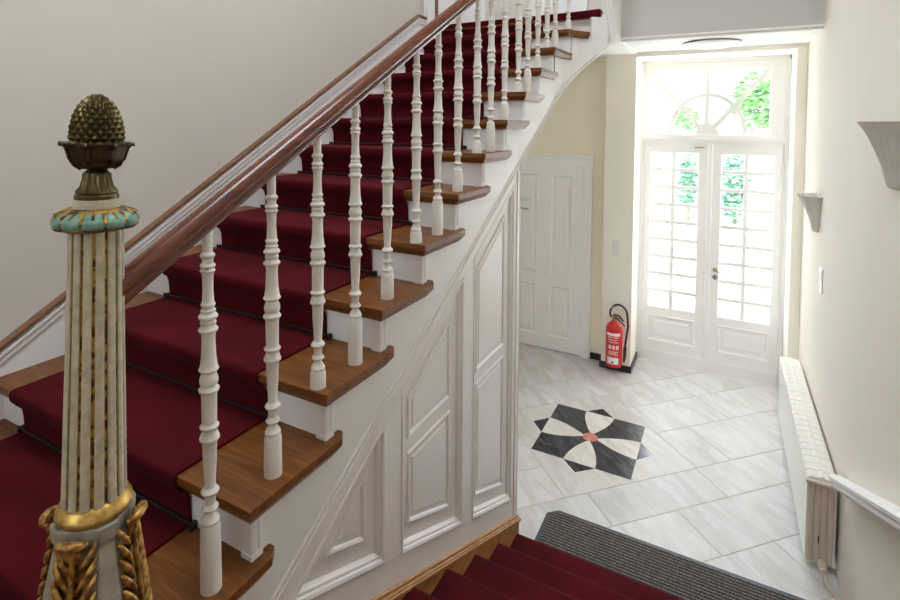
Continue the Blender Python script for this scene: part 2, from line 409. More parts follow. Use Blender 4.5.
raised_panels(bm, X0, X1, FZ + 0.012, DT, 5.905, [rect(-1.80, -1.545, -1.78, -.575), rect(-1.80, -1.545, -2.50, -1.88), rect(-2.21, -1.955, -1.78, -.575), rect(-2.21, -1.955, -2.50, -1.88)])
lf = obj('door_leaf', bm, M['doorl'], d)
bm = BM()
for (a, b) in ((X1, X1 + 0.10), (X0 - 0.10, X0)): box(bm, a, b, 5.88, 5.93, FZ, DT); box(bm, a + .025, b - .025, 5.868, 5.882, FZ, DT + .02)
box(bm, X0 - 0.1, X1 + 0.1, 5.88, 5.93, DT, -0.36); box(bm, X0 - 0.07, X1 + 0.07, 5.866, 5.882, DT + .02, -0.385)
box(bm, X0 - 0.12, X1 + 0.12, 5.855, 5.93, -0.36, -0.335)
obj('door_casing', bm, M['doorl'], d, bevel=0.003)
for z in (-0.82, -2.32):
    bm = BM(); tube(bm, [(X1 - 0.004, 5.895, z), (X1 - 0.004, 5.895, z + 0.14)], 0.009, 8); obj('hinge', bm, M['doorw'], d)
bm = BM(); box(bm, -2.20, -2.03, 5.898, 5.904, -0.905, -0.865); obj('door_plate', bm, M['plastic'], d)
bm = BM(); tube(bm, [(-2.17, 5.90, -0.99), (-2.17, 5.865, -0.99), (-2.05, 5.86, -1.0)], 0.008, 8); obj('door_handle', bm, M['steel'], d)

# ------------------------------------------------------------------ entrance: double door with glazing and fanlight
DY = 6.22
d = thing('door_2', loc=(-0.15, DY, FZ), kind='structure')
bm = BM()
box(bm, -0.852, -0.80, DY, DY + 0.1, FZ, 0.722); box(bm, 0.515, 0.56, DY, DY + 0.1, FZ, 0.722)
box(bm, -0.80, 0.515, DY, DY + 0.1, 0.62, 0.722)
box(bm, -0.80, 0.515, DY - 0.02, DY + 0.1, -0.185, -0.095); box(bm, -0.82, 0.535, DY - 0.035, DY, -0.155, -0.125)
box(bm, -0.852, -0.83, DY - 0.03, DY, FZ, 0.722); box(bm, 0.54, 0.56, DY - 0.03, DY, FZ, 0.722); box(bm, -0.85, 0.56, DY - 0.03, DY, 0.69, 0.722)
obj('door_frame', bm, M['doorw'], d, bevel=0.004)
def leaf(x0, x1, gx0, gx1, gxm, zt, zb, name='door_leaf'):
    bm = BM(); y0, y1 = DY, DY + 0.05
    fn = lambda u, v, t: (u, t, v)
    glass = rect(gx0, gx1, zb, zt); kick = rect(gx0, gx1, -2.44, -2.13)
    z0, z1 = FZ + 0.014, -0.187
    face_with_holes(bm, rect(x0, x1, z0, z1), [glass, kick], fn, y0)
    face_with_holes(bm, rect(x0, x1, z0, z1), [glass, kick], fn, y1)
    rings_fill(bm, kick, [(0, y0), (0.008, y0 - 0.012), (0.02, y0 - 0.008), (0.03, y0 + 0.014), (0.06, y0 + 0.014), (0.075, y0 + 0.005)], fn)
    rings_fill(bm, kick, [(0, y1), (0.03, y1 - .01)], fn)
    rings_fill(bm, glass, [(0, y0), (0.008, y0 + 0.006), (0.008, y1 - 0.006), (0, y1)], fn, cap=False)
    for q in rect_edges(rect(x0, x1, z0, z1)):
        bm.faces.new([bm.verts.new(v) for v in ((q[0][0], y0, q[0][1]), (q[1][0], y0, q[1][1]), (q[1][0], y1, q[1][1]), (q[0][0], y1, q[0][1]))])
    box(bm, x0, x1, y0 - 0.018, y0, z0, z0 + 0.11)                      # weather board
    lf = obj(name, bm, M['doorw'], d)
    bm = BM()
    box(bm, gxm - 0.021, gxm + 0.021, y0 + 0.006, y1 - 0.006, zb, zt)
    for i in range(1, 9):
        z = zb + (zt - zb) * i / 9; box(bm, gx0, gx1, y0 + 0.008, y1 - 0.008, z - 0.0195, z + 0.0195)
    obj('glazing_bar', bm, M['doorw'], lf, bevel=0.003)
    bm = BM(); box(bm, gx0, gx1, y0 + 0.023, y0 + 0.027, zb, zt); obj('glass_pane', bm, M['glass'], lf)
    return lf
def rect_edges(p): return [(p[i], p[(i+1) % 4]) for i in range(4)]
la = leaf(-0.797, -0.147, -0.745, -0.252, -0.505, -0.288, -2.045)
lb = leaf(-0.143, 0.512, -0.040, 0.448, 0.195, -0.292, -2.05)
bm = BM(); prism(bm, [(-0.172, DY), (-0.163, DY - 0.022), (-0.127, DY - 0.022), (-0.118, DY)], FZ + 0.014, -0.19, lambda u, v, t: (u, v, t)); obj('meeting_strip', bm, M['doorw'], la)
bm = BM(); lathe(bm, [(0, 0.022), (0.006, 0.022), (0.009, 0.012), (0.03, 0.009)], (-0.072, DY, -1.54), 16, Matrix.Rotation(PI/2, 4, 'X'))
tube(bm, [(-0.072, DY - 0.035, -1.54), (-0.04, DY - 0.042, -1.548), (0.0, DY - 0.042, -1.553), (0.045, DY - 0.036, -1.550)], [0.010, 0.009, 0.007, 0.006], 8); obj('door_handle', bm, M['brass'], lb, smooth=True)
bm = BM(); prism(bm, [(-0.072, -1.585), (-0.042, -1.62), (-0.072, -1.655), (-0.102, -1.62)], DY - 0.006, DY, XZ); obj('lock_plate', bm, M['steel'], lb)
bm = BM(); tube(bm, [(-0.30, DY - 0.03, -0.232), (-0.20, DY - 0.035, -0.226)], 0.008, 8); obj('door_bolt', bm, M['brass'], la)
for x, zs in ((-0.80, (-0.42, -1.55, -2.2)), (0.515, (-0.52, -1.25))):
    for z in zs:
        bm = BM(); tube(bm, [(x, DY - 0.008, z), (x, DY - 0.008, z + 0.12)], 0.010, 8); obj('hinge', bm, M['doorw'], d)
# fanlight
w = thing('window_1', loc=(-0.18, DY, -0.09), kind='structure')
fx0, fx1, fz0, fz1 = -0.775, 0.400, -0.092, 0.612; fcx = (fx0 + fx1) / 2
bm = BM()
face_with_holes(bm, rect(-0.80, 0.515, -0.095, 0.62), [rect(fx0, fx1, fz0 + .004, fz1)], lambda u, v, t: (u, t, v), DY + 0.012)
rings_fill(bm, rect(fx0, fx1, fz0 + .004, fz1), [(0, DY + 0.012), (0.012, DY + 0.022), (0.012, DY + 0.06)], lambda u, v, t: (u, t, v), cap=False)
obj('window_frame', bm, M['doorw'], w)
bm = BM()
R = 0.36
def bar(bm, p, q, hw=0.013, y0=DY + 0.02, y1=DY + 0.05):
    p, q = Vector(p), Vector(q); t = (q - p).normalized(); n = Vector((-t.y, t.x)) * hw
    prism(bm, [tuple(p + n), tuple(p - n), tuple(q - n), tuple(q + n)], y0, y1, XZ)
arc = [(fcx + R * math.cos(PI * i / 24), fz0 + 0.02 + R * 1.14 * math.sin(PI * i / 24)) for i in range(25)]
for p, q in zip(arc, arc[1:]): bar(bm, p, q, 0.023)
bar(bm, (fcx, fz0), (fcx, fz1), 0.021, DY + 0.017, DY + 0.053)
bar(bm, (fcx, fz0), (fx0, fz1), 0.024, DY + 0.0185, DY + 0.0515); bar(bm, (fcx, fz0), (fx1, fz1), 0.024, DY + 0.0185, DY + 0.0515)
hub = [(fcx + 0.115 * math.cos(PI * i / 12), fz0 + 0.125 * math.sin(PI * i / 12)) for i in range(13)]
prism(bm, hub, DY + 0.0155, DY + 0.0545, XZ)
obj('glazing_bar', bm, M['doorw'], w)
bm = BM(); box(bm, fx0, fx1, DY + 0.033, DY + 0.037, fz0, fz1); obj('glass_pane', bm, M['glass'], w)

# ------------------------------------------------------------------ upper staircase
st = thing('staircase', 'white panelled staircase with brown wooden treads rising beside the newel post', 'staircase', (-1.6, 0.6, LAND))
PATH = [(WX, 3.45), (-1.086, 3.62), (-1.07, 3.76), (-1.035, 3.88), (-0.985, 3.97), (-0.925, 4.03), (-0.865, 4.07), (-0.825, 4.11)]
def curveX(y):
    if y <= PATH[0][1]: return WX
    for (a, b), (c, e) in zip(PATH, PATH[1:]):
        if y <= e: return a + (c - a) * (y - b) / (e - b)
    return PATH[-1][0]
TH = 0.050
for k in range(1, 13):
    z1 = TZ(k); z0 = z1 - TH; y0 = NY(k); y1 = y0 + GO + 0.078; yb = y0 + 0.392
    if k < 11: out = [(LX + 0.02, y0), (SX, y0), (SX, yb - 0.03), (SX - 0.022, yb), (WX - 0.004, yb), (WX - 0.004, y1), (LX + 0.02, y1)]
    elif k == 11: out = [(LX + 0.02, y0), (SX, y0), (SX + 0.006, y0 + 0.2), (SX + 0.02, yb - 0.03), (SX, yb), (WX + 0.01, yb), (WX, y1), (LX + 0.02, y1)]
    else: out = [(LX + 0.02, y0), (SX + 0.014, y0), (-1.005, 3.88), (-0.955, 3.955), (-0.925, 3.985), (-0.935, 4.02), (-1.0, 4.06), (-1.06, y1), (LX + 0.02, y1)]
    # square upper edge, underside splayed back like the nosing in the place
    def low_pt(u, v):
        if v <= y0 + 0.001: v += 0.018
        if u > WX + 0.01: u -= 0.018 if k < 12 else 0.012
        if v > yb - 0.04 and u > WX - 0.003 and k < 12: v -= 0.030
        return u, v
    bm = BM(); n_ = len(out); zm = z1 - 0.024
    La = [bm.verts.new((u, v, z1)) for u, v in out]; Lb = [bm.verts.new((u, v, zm)) for u, v in out]; Lc = [bm.verts.new((*low_pt(u, v), z0)) for u, v in out]
    bm.faces.new(La); bm.faces.new(Lc[::-1])
    for A_, B_ in ((La, Lb), (Lb, Lc)):
        for i in range(n_): bm.faces.new([A_[i], A_[(i+1) % n_], B_[(i+1) % n_], B_[i]])
    o = obj('tread', bm, M['tread'], st, bevel=0.006, seg=3); o.modifiers[0].angle_limit = math.radians(35)
    # riser below this tread, with the little pilaster strip at the open end
    zr0 = TZ(k - 1) if k > 1 else LAND
    xe = WX if k < 12 else -1.035
    bm = BM(); box(bm, LX + 0.02, xe - .001, y0 + 0.045, y0 + 0.060, zr0, z0)
    if k < 12:
        box(bm, xe - 0.028, xe + 0.006, y0 + 0.036, y0 + 0.060, zr0 + 0.008, z0)
        box(bm, xe - 0.002, xe + 0.008, y0 + 0.040, y0 + 0.070, zr0 + 0.004, z0); box(bm, xe - 0.031, xe + 0.010, y0 + 0.033, y0 + 0.071, zr0, zr0 + 0.014)
        tube(bm, [(xe + 0.006, y0 + 0.062, zr0 + 0.02), (xe + 0.006, y0 + 0.062, z0)], 0.007, 8)
    obj('riser', bm, M['riser'], st)
bm = BM(); box(bm, LX + 0.02, -0.95, NY(13) + 0.045, NY(13) + 0.06, TZ(12), TZ(13) - 0.05)
obj('riser', bm, M['riser'], st)
bm = BM(); prism(bm, [(LX + 0.02, NY(13)), (-0.97, NY(13) - .01), (-0.86, NY(13) - 0.02), (-0.86, NY(13) + 0.2), (LX + 0.02, NY(13) + 0.2)], TZ(13) - 0.05, TZ(13) - 0.004, XY)
obj('landing_nosing', bm, M['tread'], st, bevel=0.01)

# string face: cut to the steps above, bead along the lower edge
def beadZ(y): return -0.535 + 0.575 * (y - 2.39)
bm = BM()
for k in range(0, 13):
    y0 = NY(k) + 0.05; y1 = NY(k + 1) + 0.05; zt = (TZ(k) - TH) if k > 0 else LAND + 0.04
    if y0 > 3.45: continue
    y1 = min(y1, 3.45)
    pts = [(y0, beadZ(y0) - .01), (y1, beadZ(y1) - .01), (y1, zt), (y0, zt)]
    if beadZ(y0) > zt: continue
    prism(bm, pts, WX - 0.03, WX, YZ)
    prism(bm, [(NY(k+1) + .01, zt - .01), (NY(k + 1) + .06, zt - .01), (NY(k + 1) + .06, zt + .04), (NY(k+1) + .01, zt + .04)], WX - 0.03, WX - .002, YZ)
# curved end of the string
low = {0: 0.075, 1: 0.19, 2: 0.285, 3: 0.375, 4: 0.45, 5: 0.515, 6: 0.575, 7: 0.63}
def bandpts(off):
    out = []
    n = len(PATH)
    for i, (x, y) in enumerate(PATH):
        a = Vector(PATH[max(i-1, 0)]); b = Vector(PATH[min(i+1, n-1)]); t = (b - a).normalized(); nn = Vector((t.y, -t.x))
        out.append((x + nn.x * off, y + nn.y * off))
    return out
po, pi_ = bandpts(0.0), bandpts(-0.03)
tops = [TZ(10) - TH, TZ(11) - TH, TZ(11) - TH, TZ(12) - TH, TZ(12) - TH, TZ(13) - 0.05, TZ(13) - .05, TZ(13) + 0.06]
for i in range(7):
    zt = [TZ(10) - TH, TZ(11) - TH, TZ(11)-TH + .0, TZ(12) - TH, TZ(12) - TH + .02, TZ(13) - 0.05, TZ(13) - .03][i]
    q = [(po[i], low[i]), (po[i+1], low[i+1])]
    v = []
    for (P, zz) in ((po, None), (pi_, None)):
        v.append([bm.verts.new((P[i][0], P[i][1], low[i])), bm.verts.new((P[i+1][0], P[i+1][1], low[i+1])), bm.verts.new((P[i+1][0], P[i+1][1], zt)), bm.verts.new((P[i][0], P[i][1], zt))])
    A, B = v
    bm.faces.new(A); bm.faces.new(B[::-1])
    for j in range(4): bm.faces.new([A[j], B[j], B[(j+1)%4], A[(j+1)%4]])
obj('string_board', bm, M['white'], st)
# lower bead, running on round the curve and up the corner
bm = BM()
bp = [(WX + 0.002, y, beadZ(y)) for y in (0.70, 1.5, 2.3, 3.0, 3.45)] + [(po[i][0] + .002, po[i][1] - .002, low[i]) for i in range(1, 8)] + [(-0.805, 4.12, 0.70), (-0.825, 4.11, 0.84), (-0.85, 4.10, 0.98), (-0.875, 4.08, 1.12)]
tube(bm, bp, [0.0048] * 5 + [0.0075] * (len(bp) - 5), 8)
bp2 = [(x - 0.0 , y, z - 0.028) for x, y, z in bp[:5]] + [(x + 0.006, y + 0.012, z - 0.02) for x, y, z in bp[5:12]] + [(x + 0.03, y + 0.02, z) for x, y, z in bp[12:]]
tube(bm, bp2, [0.0035] * 5 + [0.0055] * (len(bp2) - 5), 8)
obj('string_bead', bm, M['white'], st, smooth=True)
# landing edge running back from the curve to the fascia
bm = BM()
lo4 = [bm.verts.new(p) for p in ((-0.80, 4.13, 0.63), (-0.86, 4.90, CEIL - .01), (-0.90, 4.90, CEIL - .01), (-0.86, 4.11, 0.64))]
hi4 = [bm.verts.new((v.co.x, v.co.y, 1.75)) for v in lo4]
bm.faces.new(lo4[::-1]); bm.faces.new(hi4)
for j in range(4): bm.faces.new([lo4[j], lo4[(j+1)%4], hi4[(j+1)%4], hi4[j]])
obj('landing_edge', bm, M['white'], st)
# sloping soffit under the upper steps and the end wall of the under-stair cupboard
bm = BM()
prism(bm, [(2.92, beadZ(2.92) - .02), (3.45, beadZ(3.45) - .012), (4.14, CEIL - .03), (4.14, CEIL + .01), (3.45, beadZ(3.45) + .03), (2.92, beadZ(2.92) + .03)], LX + 0.01, WX - 0.032, YZ)
bm.verts.ensure_lookup_table()
obj('soffit', bm, M['white'], st)
bx('end_panel', M['panel'], (LX + .01, WX - 0.04, 2.90, 2.95, FZ, beadZ(2.92) - .02), parent=st)

# spandrel panelling with sunk frames
def baseZ(y): return -1.742 - 0.468 * (y - 1.525)
def fr(y): return baseZ(y) + 0.11          # lower edge of the frames
def tr(y): return beadZ(y) - 0.085         # upper edge
bm = BM()
fn = lambda u, v, t: (t, u, v)
YE = 2.955
outer = [(0.62, LAND + .002), (0.80, LAND + .002), (0.80, baseZ(0.8) - 0.06), (YE, baseZ(YE) - 0.10), (YE, beadZ(YE) - .008), (0.62, beadZ(0.62) - .008)]
yA = (fr(0) - tr(0)) / (0.575 + 0.468)
ptA = (yA + 0.02)
frames = [[(ptA, fr(ptA)), (1.555, fr(1.555)), (1.555, tr(1.555))],
          [(1.665, fr(1.665)), (2.205, fr(2.205)), (2.205, tr(2.205)), (1.665, tr(1.665))],
          [(2.315, fr(2.315)), (2.865, fr(2.865)), (2.865, tr(2.865)), (2.315, tr(2.315))]]
outer = [(0.62, LAND + .002), (0.80, LAND + .002), (0.80, baseZ(0.8) - 0.02), (YE, baseZ(YE) - 0.02), (YE, beadZ(YE) - .008), (0.62, beadZ(0.62) - .008)]
# keep the outline simple where the panelling meets the landing
outer = [(0.98, baseZ(0.98) - .02), (YE, baseZ(YE) - 0.02), (YE, beadZ(YE) - .008), (0.98, beadZ(0.98) - .008)]
face_with_holes(bm, outer, [ccw(f) for f in frames], fn, WX)
prism(bm, [(0.30, LAND), (0.98, LAND), (0.98, beadZ(0.98) - .008), (0.36, LAND + .01)], WX - 0.02, WX, YZ)
xb = WX - 0.020
lv = [(0, WX), (0.0, WX + 0.003), (0.008, WX + 0.005), (0.018, WX + 0.002), (0.020, WX - 0.005), (0.030, WX - 0.006), (0.036, WX - 0.012), (0.040, xb)]
for f in frames: rings_fill(bm, f, lv, fn)
for q in [((YE, baseZ(YE) - .1), (YE, beadZ(YE)))]:
    prism(bm, [(YE - 0.02, FZ), (YE, FZ), (YE, beadZ(YE) - .01), (YE - 0.02, beadZ(YE) - .01)], WX - 0.04, WX, YZ)
# fielded inner panels
MR = -1.30
inner = []
def q4(y0, y1, lo, hi): return [(y0, lo(y0)), (y1, lo(y1)), (y1, hi(y1)), (y0, hi(y0))]
lo = lambda y: fr(y) + 0.105; hi = lambda y: tr(y) - 0.105
inner.append([(1.245, lo(1.245) + .0), (1.452, lo(1.452)), (1.452, hi(1.452) + .03)])
inner.append(q4(1.735, 2.095, lo, lambda y: MR - 0.03)); inner.append(q4(1.735, 2.095, lambda y: MR + 0.03, hi))
inner.append(q4(2.375, 2.755, lo, lambda y: MR - 0.03)); inner.append(q4(2.375, 2.755, lambda y: MR + 0.03, hi))
for f in inner:
    rings_fill(bm, f, [(0, xb - .001), (0, xb + 0.008), (0.008, xb + 0.0095), (0.016, xb + 0.006), (0.020, xb + 0.0005), (0.034, xb + 0.0005), (0.040, xb + 0.005)], fn)
obj('spandrel_panelling', bm, M['panel'], st)
# corner bead at the free end of the panelling
bm = BM(); tube(bm, [(WX - 0.002, YE - 0.002, FZ), (WX - 0.002, YE - 0.002, beadZ(YE) - .02)], 0.009, 8); box(bm, WX - 0.001, WX + 0.007, YE - 0.052, YE - 0.022, baseZ(YE) + .02, beadZ(YE - .05) - .03)
obj('corner_bead', bm, M['panel'], st, smooth=True)

# honey coloured skirting along the lower flight
bm = BM()
def zz(y): return baseZ(y)
prism(bm, [(0.62, LAND), (0.70, LAND + 0.02), (YE + 0.004, zz(YE) - 0.02), (YE + 0.004, FZ), (2.0, FZ), (0.62, LAND - 0.6)], WX, WX + 0.02, YZ)
b = obj('baseboard_stairs', bm, M['base'], kind='structure')
bm = BM()
def capstrip(bm, o0, o1, x1):
    prism(bm, [(0.80, zz(0.80) + o0), (YE + .006 + (x1 - WX) * .3, zz(YE) + o0), (YE + .006 + (x1 - WX) * .3, zz(YE) + o1), (0.80, zz(0.80) + o1)], WX - .0, x1, YZ)
capstrip(bm, -0.036, -0.020, WX + 0.030); capstrip(bm, -0.020, -0.012, WX + 0.024); capstrip(bm, -0.012, 0.002, WX + 0.014)
obj('skirting_cap', bm, M['base'], b, bevel=0.003)

# wall skirting of the upper flight with brown capping
def wl(y): return -0.869 + 0.5996 * (y - 0.936)
bm = BM()
def wstrip(bm, o0, o1, xt, ye=4.02):
    prism(bm, [(0.35, wl(0.35) + o0), (ye, wl(ye) + o0), (ye + .13, wl(ye) + o0 ), (ye + .13, wl(ye) + o1), (ye, wl(ye) + o1), (0.35, wl(0.35) + o1)], LX, xt, YZ)
bm2 = BM(); prism(bm2, [(0.35, wl(0.35) - 0.40), (4.02, wl(4.02) - 0.40), (4.15, wl(4.02) - .40), (4.15, wl(4.02) - .05), (4.02, wl(4.02) - 0.05), (0.35, wl(0.35) - 0.05)], LX, LX + 0.019, YZ)
w = obj('baseboard_left', bm2, M['riser'], kind='structure')
bm = BM(); wstrip(bm, -0.075, -0.045, LX + 0.028); wstrip(bm, -0.047, -0.030, LX + 0.034); wstrip(bm, -0.030, -0.017, LX + 0.026); obj('skirting_moulding', bm, M['riser'], w, bevel=0.003)
bm = BM(); wstrip(bm, -0.018, 0.004, LX + 0.040); obj('skirting_cap', bm, M['capw'], w, bevel=0.005)
# upper landing: door casing and its shadowed brown edge on the wall
w = thing('door_3', loc=(-2.4, 4.9, TZ(13)), kind='structure')
bx('door_casing', M['doorw'], (LX, LX + 0.05, 4.15, 4.27, TZ(13), 3.0), (LX, LX + 0.05, 5.30, 5.42, TZ(13), 3.0), (LX, LX + 0.05, 4.15, 5.42, 2.9, 3.02), parent=w)
bx('door_edge', M['tread'], (LX, LX + 0.03, 4.27, 4.37, TZ(13), 2.9), parent=w)
bx('door_leaf', M['doorw'], (LX, LX + 0.02, 4.37, 5.30, TZ(13), 2.9), parent=w)
w = thing('door_4', loc=(-1.2, 6.28, TZ(13)), kind='structure')
bx('door_casing', M['doorw'], (-1.62, -1.50, 6.25, 6.30, TZ(13), 3.0), (-2.2, -2.08, 6.25, 6.30, TZ(13), 3.0), (-2.2, -1.5, 6.25, 6.30, 2.9, 3.02), parent=w)
bx('door_leaf', M['doorw'], (-2.08, -1.62, 6.28, 6.30, TZ(13), 2.9), parent=w)

# ------------------------------------------------------------------ runner on the upper flight
CL, CR, CT = -2.29, -1.338, 0.009
prof = []
ys = NY(1) + 0.045
prof_c = []
def nose(k, off):
    y = NY(k); z = TZ(k); r = TH / 2
    zr = TZ(k - 1) if k > 1 else LAND
    pts = [(y + 0.045 - off, zr + off), (y + 0.043 - off, zr + 0.05), (y + 0.040 - off, z - TH - 0.035), (y + 0.032 - off, z - TH - 0.014), (y + 0.018 - off, z - TH - 0.004),
           (y + 0.004 - off, z - 0.034), (y - off, z - 0.024), (y - off, z - 0.006), (y - off * 0.75, z + off * 0.3), (y - off * 0.3, z + off * 0.75), (y + 0.008, z + off)]
    return pts
up = []
for k in range(1, 13): up += nose(k, CT)
up += [(y, z) for y, z in nose(13, CT)] + [(6.25, TZ(13) + CT)]
lo_ = []
for k in range(1, 14): lo_ += nose(k, 0.001)
lo_ += [(6.25, TZ(13) + 0.001)]
bm = BM()
U = [[bm.verts.new((x, y, z)) for y, z in up] for x in (CL, CR)]
L = [[bm.verts.new((x, y, z)) for y, z in lo_] for x in (CL, CR)]
n = len(up)
for i in range(n - 1):
    bm.faces.new([U[0][i], U[1][i], U[1][i+1], U[0][i+1]]); bm.faces.new([L[1][i], L[0][i], L[0][i+1], L[1][i+1]])
    bm.faces.new([U[0][i], U[0][i+1], L[0][i+1], L[0][i]]); bm.faces.new([U[1][i+1], U[1][i], L[1][i], L[1][i+1]])
bm.faces.new([U[0][0], L[0][0], L[1][0], U[1][0]]); bm.faces.new([U[0][-1], U[1][-1], L[1][-1], L[0][-1]])
run = obj('stair_runner', bm, M['red'], smooth=50, base=(-1.8, NY(1), LAND))
tag(run, 'dark red carpet runner climbing the upper stairs over the brown treads', 'carpet')
# carpet of the upper landing reaches the curved end of the steps
bm = BM(); prism(bm, [(CR, NY(13) - 0.012), (-1.10, NY(13) - 0.014), (-0.96, NY(13) - 0.03), (-0.865, NY(13) - 0.045), (-0.865, NY(13) + 0.06), (-0.87, 4.9), (-0.87, 6.25), (CR, 6.25)], TZ(13) - 0.048, TZ(13) + CT, XY)
bm2 = BM(); prism(bm2, [(LX + .04, NY(13) + .05), (CL, NY(13) + .05), (CL, 6.25), (LX + .04, 6.25)], TZ(13) - 0.003, TZ(13) + CT, XY)
o = obj('landing_carpet', bm, M['red'], run, bevel=0.01, seg=3); obj('landing_carpet', bm2, M['red'], run)
for k in range(1, 14):
    zr = TZ(k - 1) if k > 1 else LAND; y = NY(k) + 0.045 - CT
    bm = BM(); tube(bm, [(CL - 0.03, y - 0.008, zr + CT + .009), (CR + 0.03, y - 0.008, zr + CT + .009)], 0.0045, 8)
    for x in (CL - 0.018, CR + 0.018): box(bm, x - 0.006, x + 0.006, y - 0.014, y + 0.008, zr, zr + 0.020)
    rod = obj('stair_rod', bm, M['rod'], run, smooth=True)

# ------------------------------------------------------------------ lower flight
LR, LG = 0.16, 0.3015
def ly(j): return 2.925 - LG * (7 - j)      # nosing of the j-th step down
def lz(j): return LAND - LR * j
lo = thing('lower_steps', 'steps going down to the hall under the bright red carpet beside the panelling', 'steps', (-0.2, 2.0, FZ))
for j in range(1, 8):
    bm = BM(); prism(bm, [(ly(j) - LG, lz(j)), (ly(j) - .006, lz(j)), (ly(j) - .006, lz(j) - 0.035), (ly(j) - 0.03, lz(j) - 0.035), (ly(j) - 0.03, lz(j) - LR + (.0 if j < 7 else .001)), (ly(j) - LG - 0.02, lz(j) - LR + .001), (ly(j) - LG - .02, lz(j))], WX + 0.021, RX - .005, YZ)
    obj('step', bm, M['base'], lo)
bm = BM(); path = []
for j in range(0, 8):
    y = ly(j); z = lz(j)
    path += [(y - 0.02, z), (y - 0.006, z - 0.002), (y, z - 0.012), (y + 0.001, z - 0.03), (y - 0.010, z - 0.042), (y - 0.022, z - 0.05), (y - 0.024, z - LR + 0.012), ]
    if j < 7: path += [(y - 0.018, z - LR + .002)]
path = [(0.40, LAND)] + path
T2 = 0.008
X0_, X1_ = WX + 0.022, RX - 0.004
vs = []
pv = [Vector(p) for p in path]
for i, p in enumerate(pv):
    a = pv[max(i-1, 0)]; b = pv[min(i+1, len(pv)-1)]; t = (b - a).normalized(); nn = Vector((-t.y, t.x))
    vs.append((p + nn * T2, p))
A = [[bm.verts.new((x, q[0].x, q[0].y)) for q in vs] for x in (X0_, X1_)]
B = [[bm.verts.new((x, q[1].x, q[1].y + .0008)) for q in vs] for x in (X0_, X1_)]
for i in range(len(vs) - 1):
    bm.faces.new([A[0][i], A[1][i], A[1][i+1], A[0][i+1]]); bm.faces.new([B[1][i], B[0][i], B[0][i+1], B[1][i+1]])
    bm.faces.new([A[0][i], A[0][i+1], B[0][i+1], B[0][i]]); bm.faces.new([A[1][i+1], A[1][i], B[1][i], B[1][i+1]])
bm.faces.new([A[0][0], B[0][0], B[1][0], A[1][0]]); bm.faces.new([A[0][-1], A[1][-1], B[1][-1], B[0][-1]])
o = obj('stair_carpet', bm, M['red'], smooth=50, base=(-0.2, 2.9, FZ))
tag(o, 'bright red carpet on the steps descending to the grey doormat', 'carpet')

# doormat
dm = thing('doormat', 'charcoal ribbed doormat with dark edging at the foot of the red steps', 'doormat', (-0.2, 3.2, FZ))
y0, y1 = 2.935, 3.437
bm = BM(); out = [(-1.02, y0), (0.62, y0), (0.62, y1), (-0.955, y1), (-1.02, y1 - 0.058)]
rings_fill(bm, out, [(0, FZ + .002), (0, FZ + 0.006), (0.006, FZ + 0.011), (0.026, FZ + 0.011)], XY, cap=False)
obj('edging', bm, M['matedge'], dm)
bm = BM(); q = inset(ccw(out), 0.026); prism(bm, q, FZ + .002, FZ + 0.0125, XY); obj('ribbed_pile', bm, M['mat'], dm)

# ------------------------------------------------------------------ balustrade
BX = -1.109
def railZ(y): return -0.262 + 0.578 * (y - 0.827)
ba = thing('stair_railing', 'white turned balusters under a polished mahogany handrail climbing from the newel post', 'railing', (BX, 0.7, TZ(1)))
c1 = lambda z, w: (-(z - 21) / 1206, w / 2653)
c2 = lambda z, w: (-(504 + z) / 1206, w / 2653)
BP = [(0.04, .012), c1(22, 32), c1(88, 31), c1(92, 40), c1(97, 46), c1(102, 44), c1(107, 34), c1(120, 34), c1(124, 44), c1(129, 48), c1(133, 42), c1(138, 38), c1(143, 48), c1(148, 40), c1(154, 35), c1(195, 32), c1(230, 36), c1(238, 38), c1(242, 45), c1(247, 45), c1(251, 38), c1(257, 38), c1(261, 47), c1(266, 40), c1(270, 46), c1(277, 59), c1(283, 58), c1(289, 44), c1(298, 50), c1(304, 44), c1(311, 50), c1(317, 61), c1(323, 58), c1(328, 44), c1(350, 41), c1(400, 46), c1(425, 53), c1(431, 56), c1(437, 63), c1(442, 56), c1(447, 44), c1(456, 50), c1(463, 56), c1(471, 58), c1(479, 56), c1(486, 48), c1(491, 54), c1(497, 65), c1(503, 62), c1(509, 50), c1(520, 48),
      c2(75, 46), c2(79, 52), c2(84, 60), c2(90, 56), c2(95, 46), c2(103, 48), c2(107, 54), c2(113, 55), c2(118, 62), c2(124, 62), c2(130, 50), c2(138, 45), c2(190, 42), c2(262, 33), c2(270, 36), c2(277, 50), c2(283, 57), c2(290, 50), c2(294, 35), c2(320, 33), c2(326, 42), c2(333, 52), c2(339, 46), c2(344, 30), c2(352, 32), c2(362, 48), c2(372, 58), c2(378, 54), c2(383, 56), c2(390, 61)]
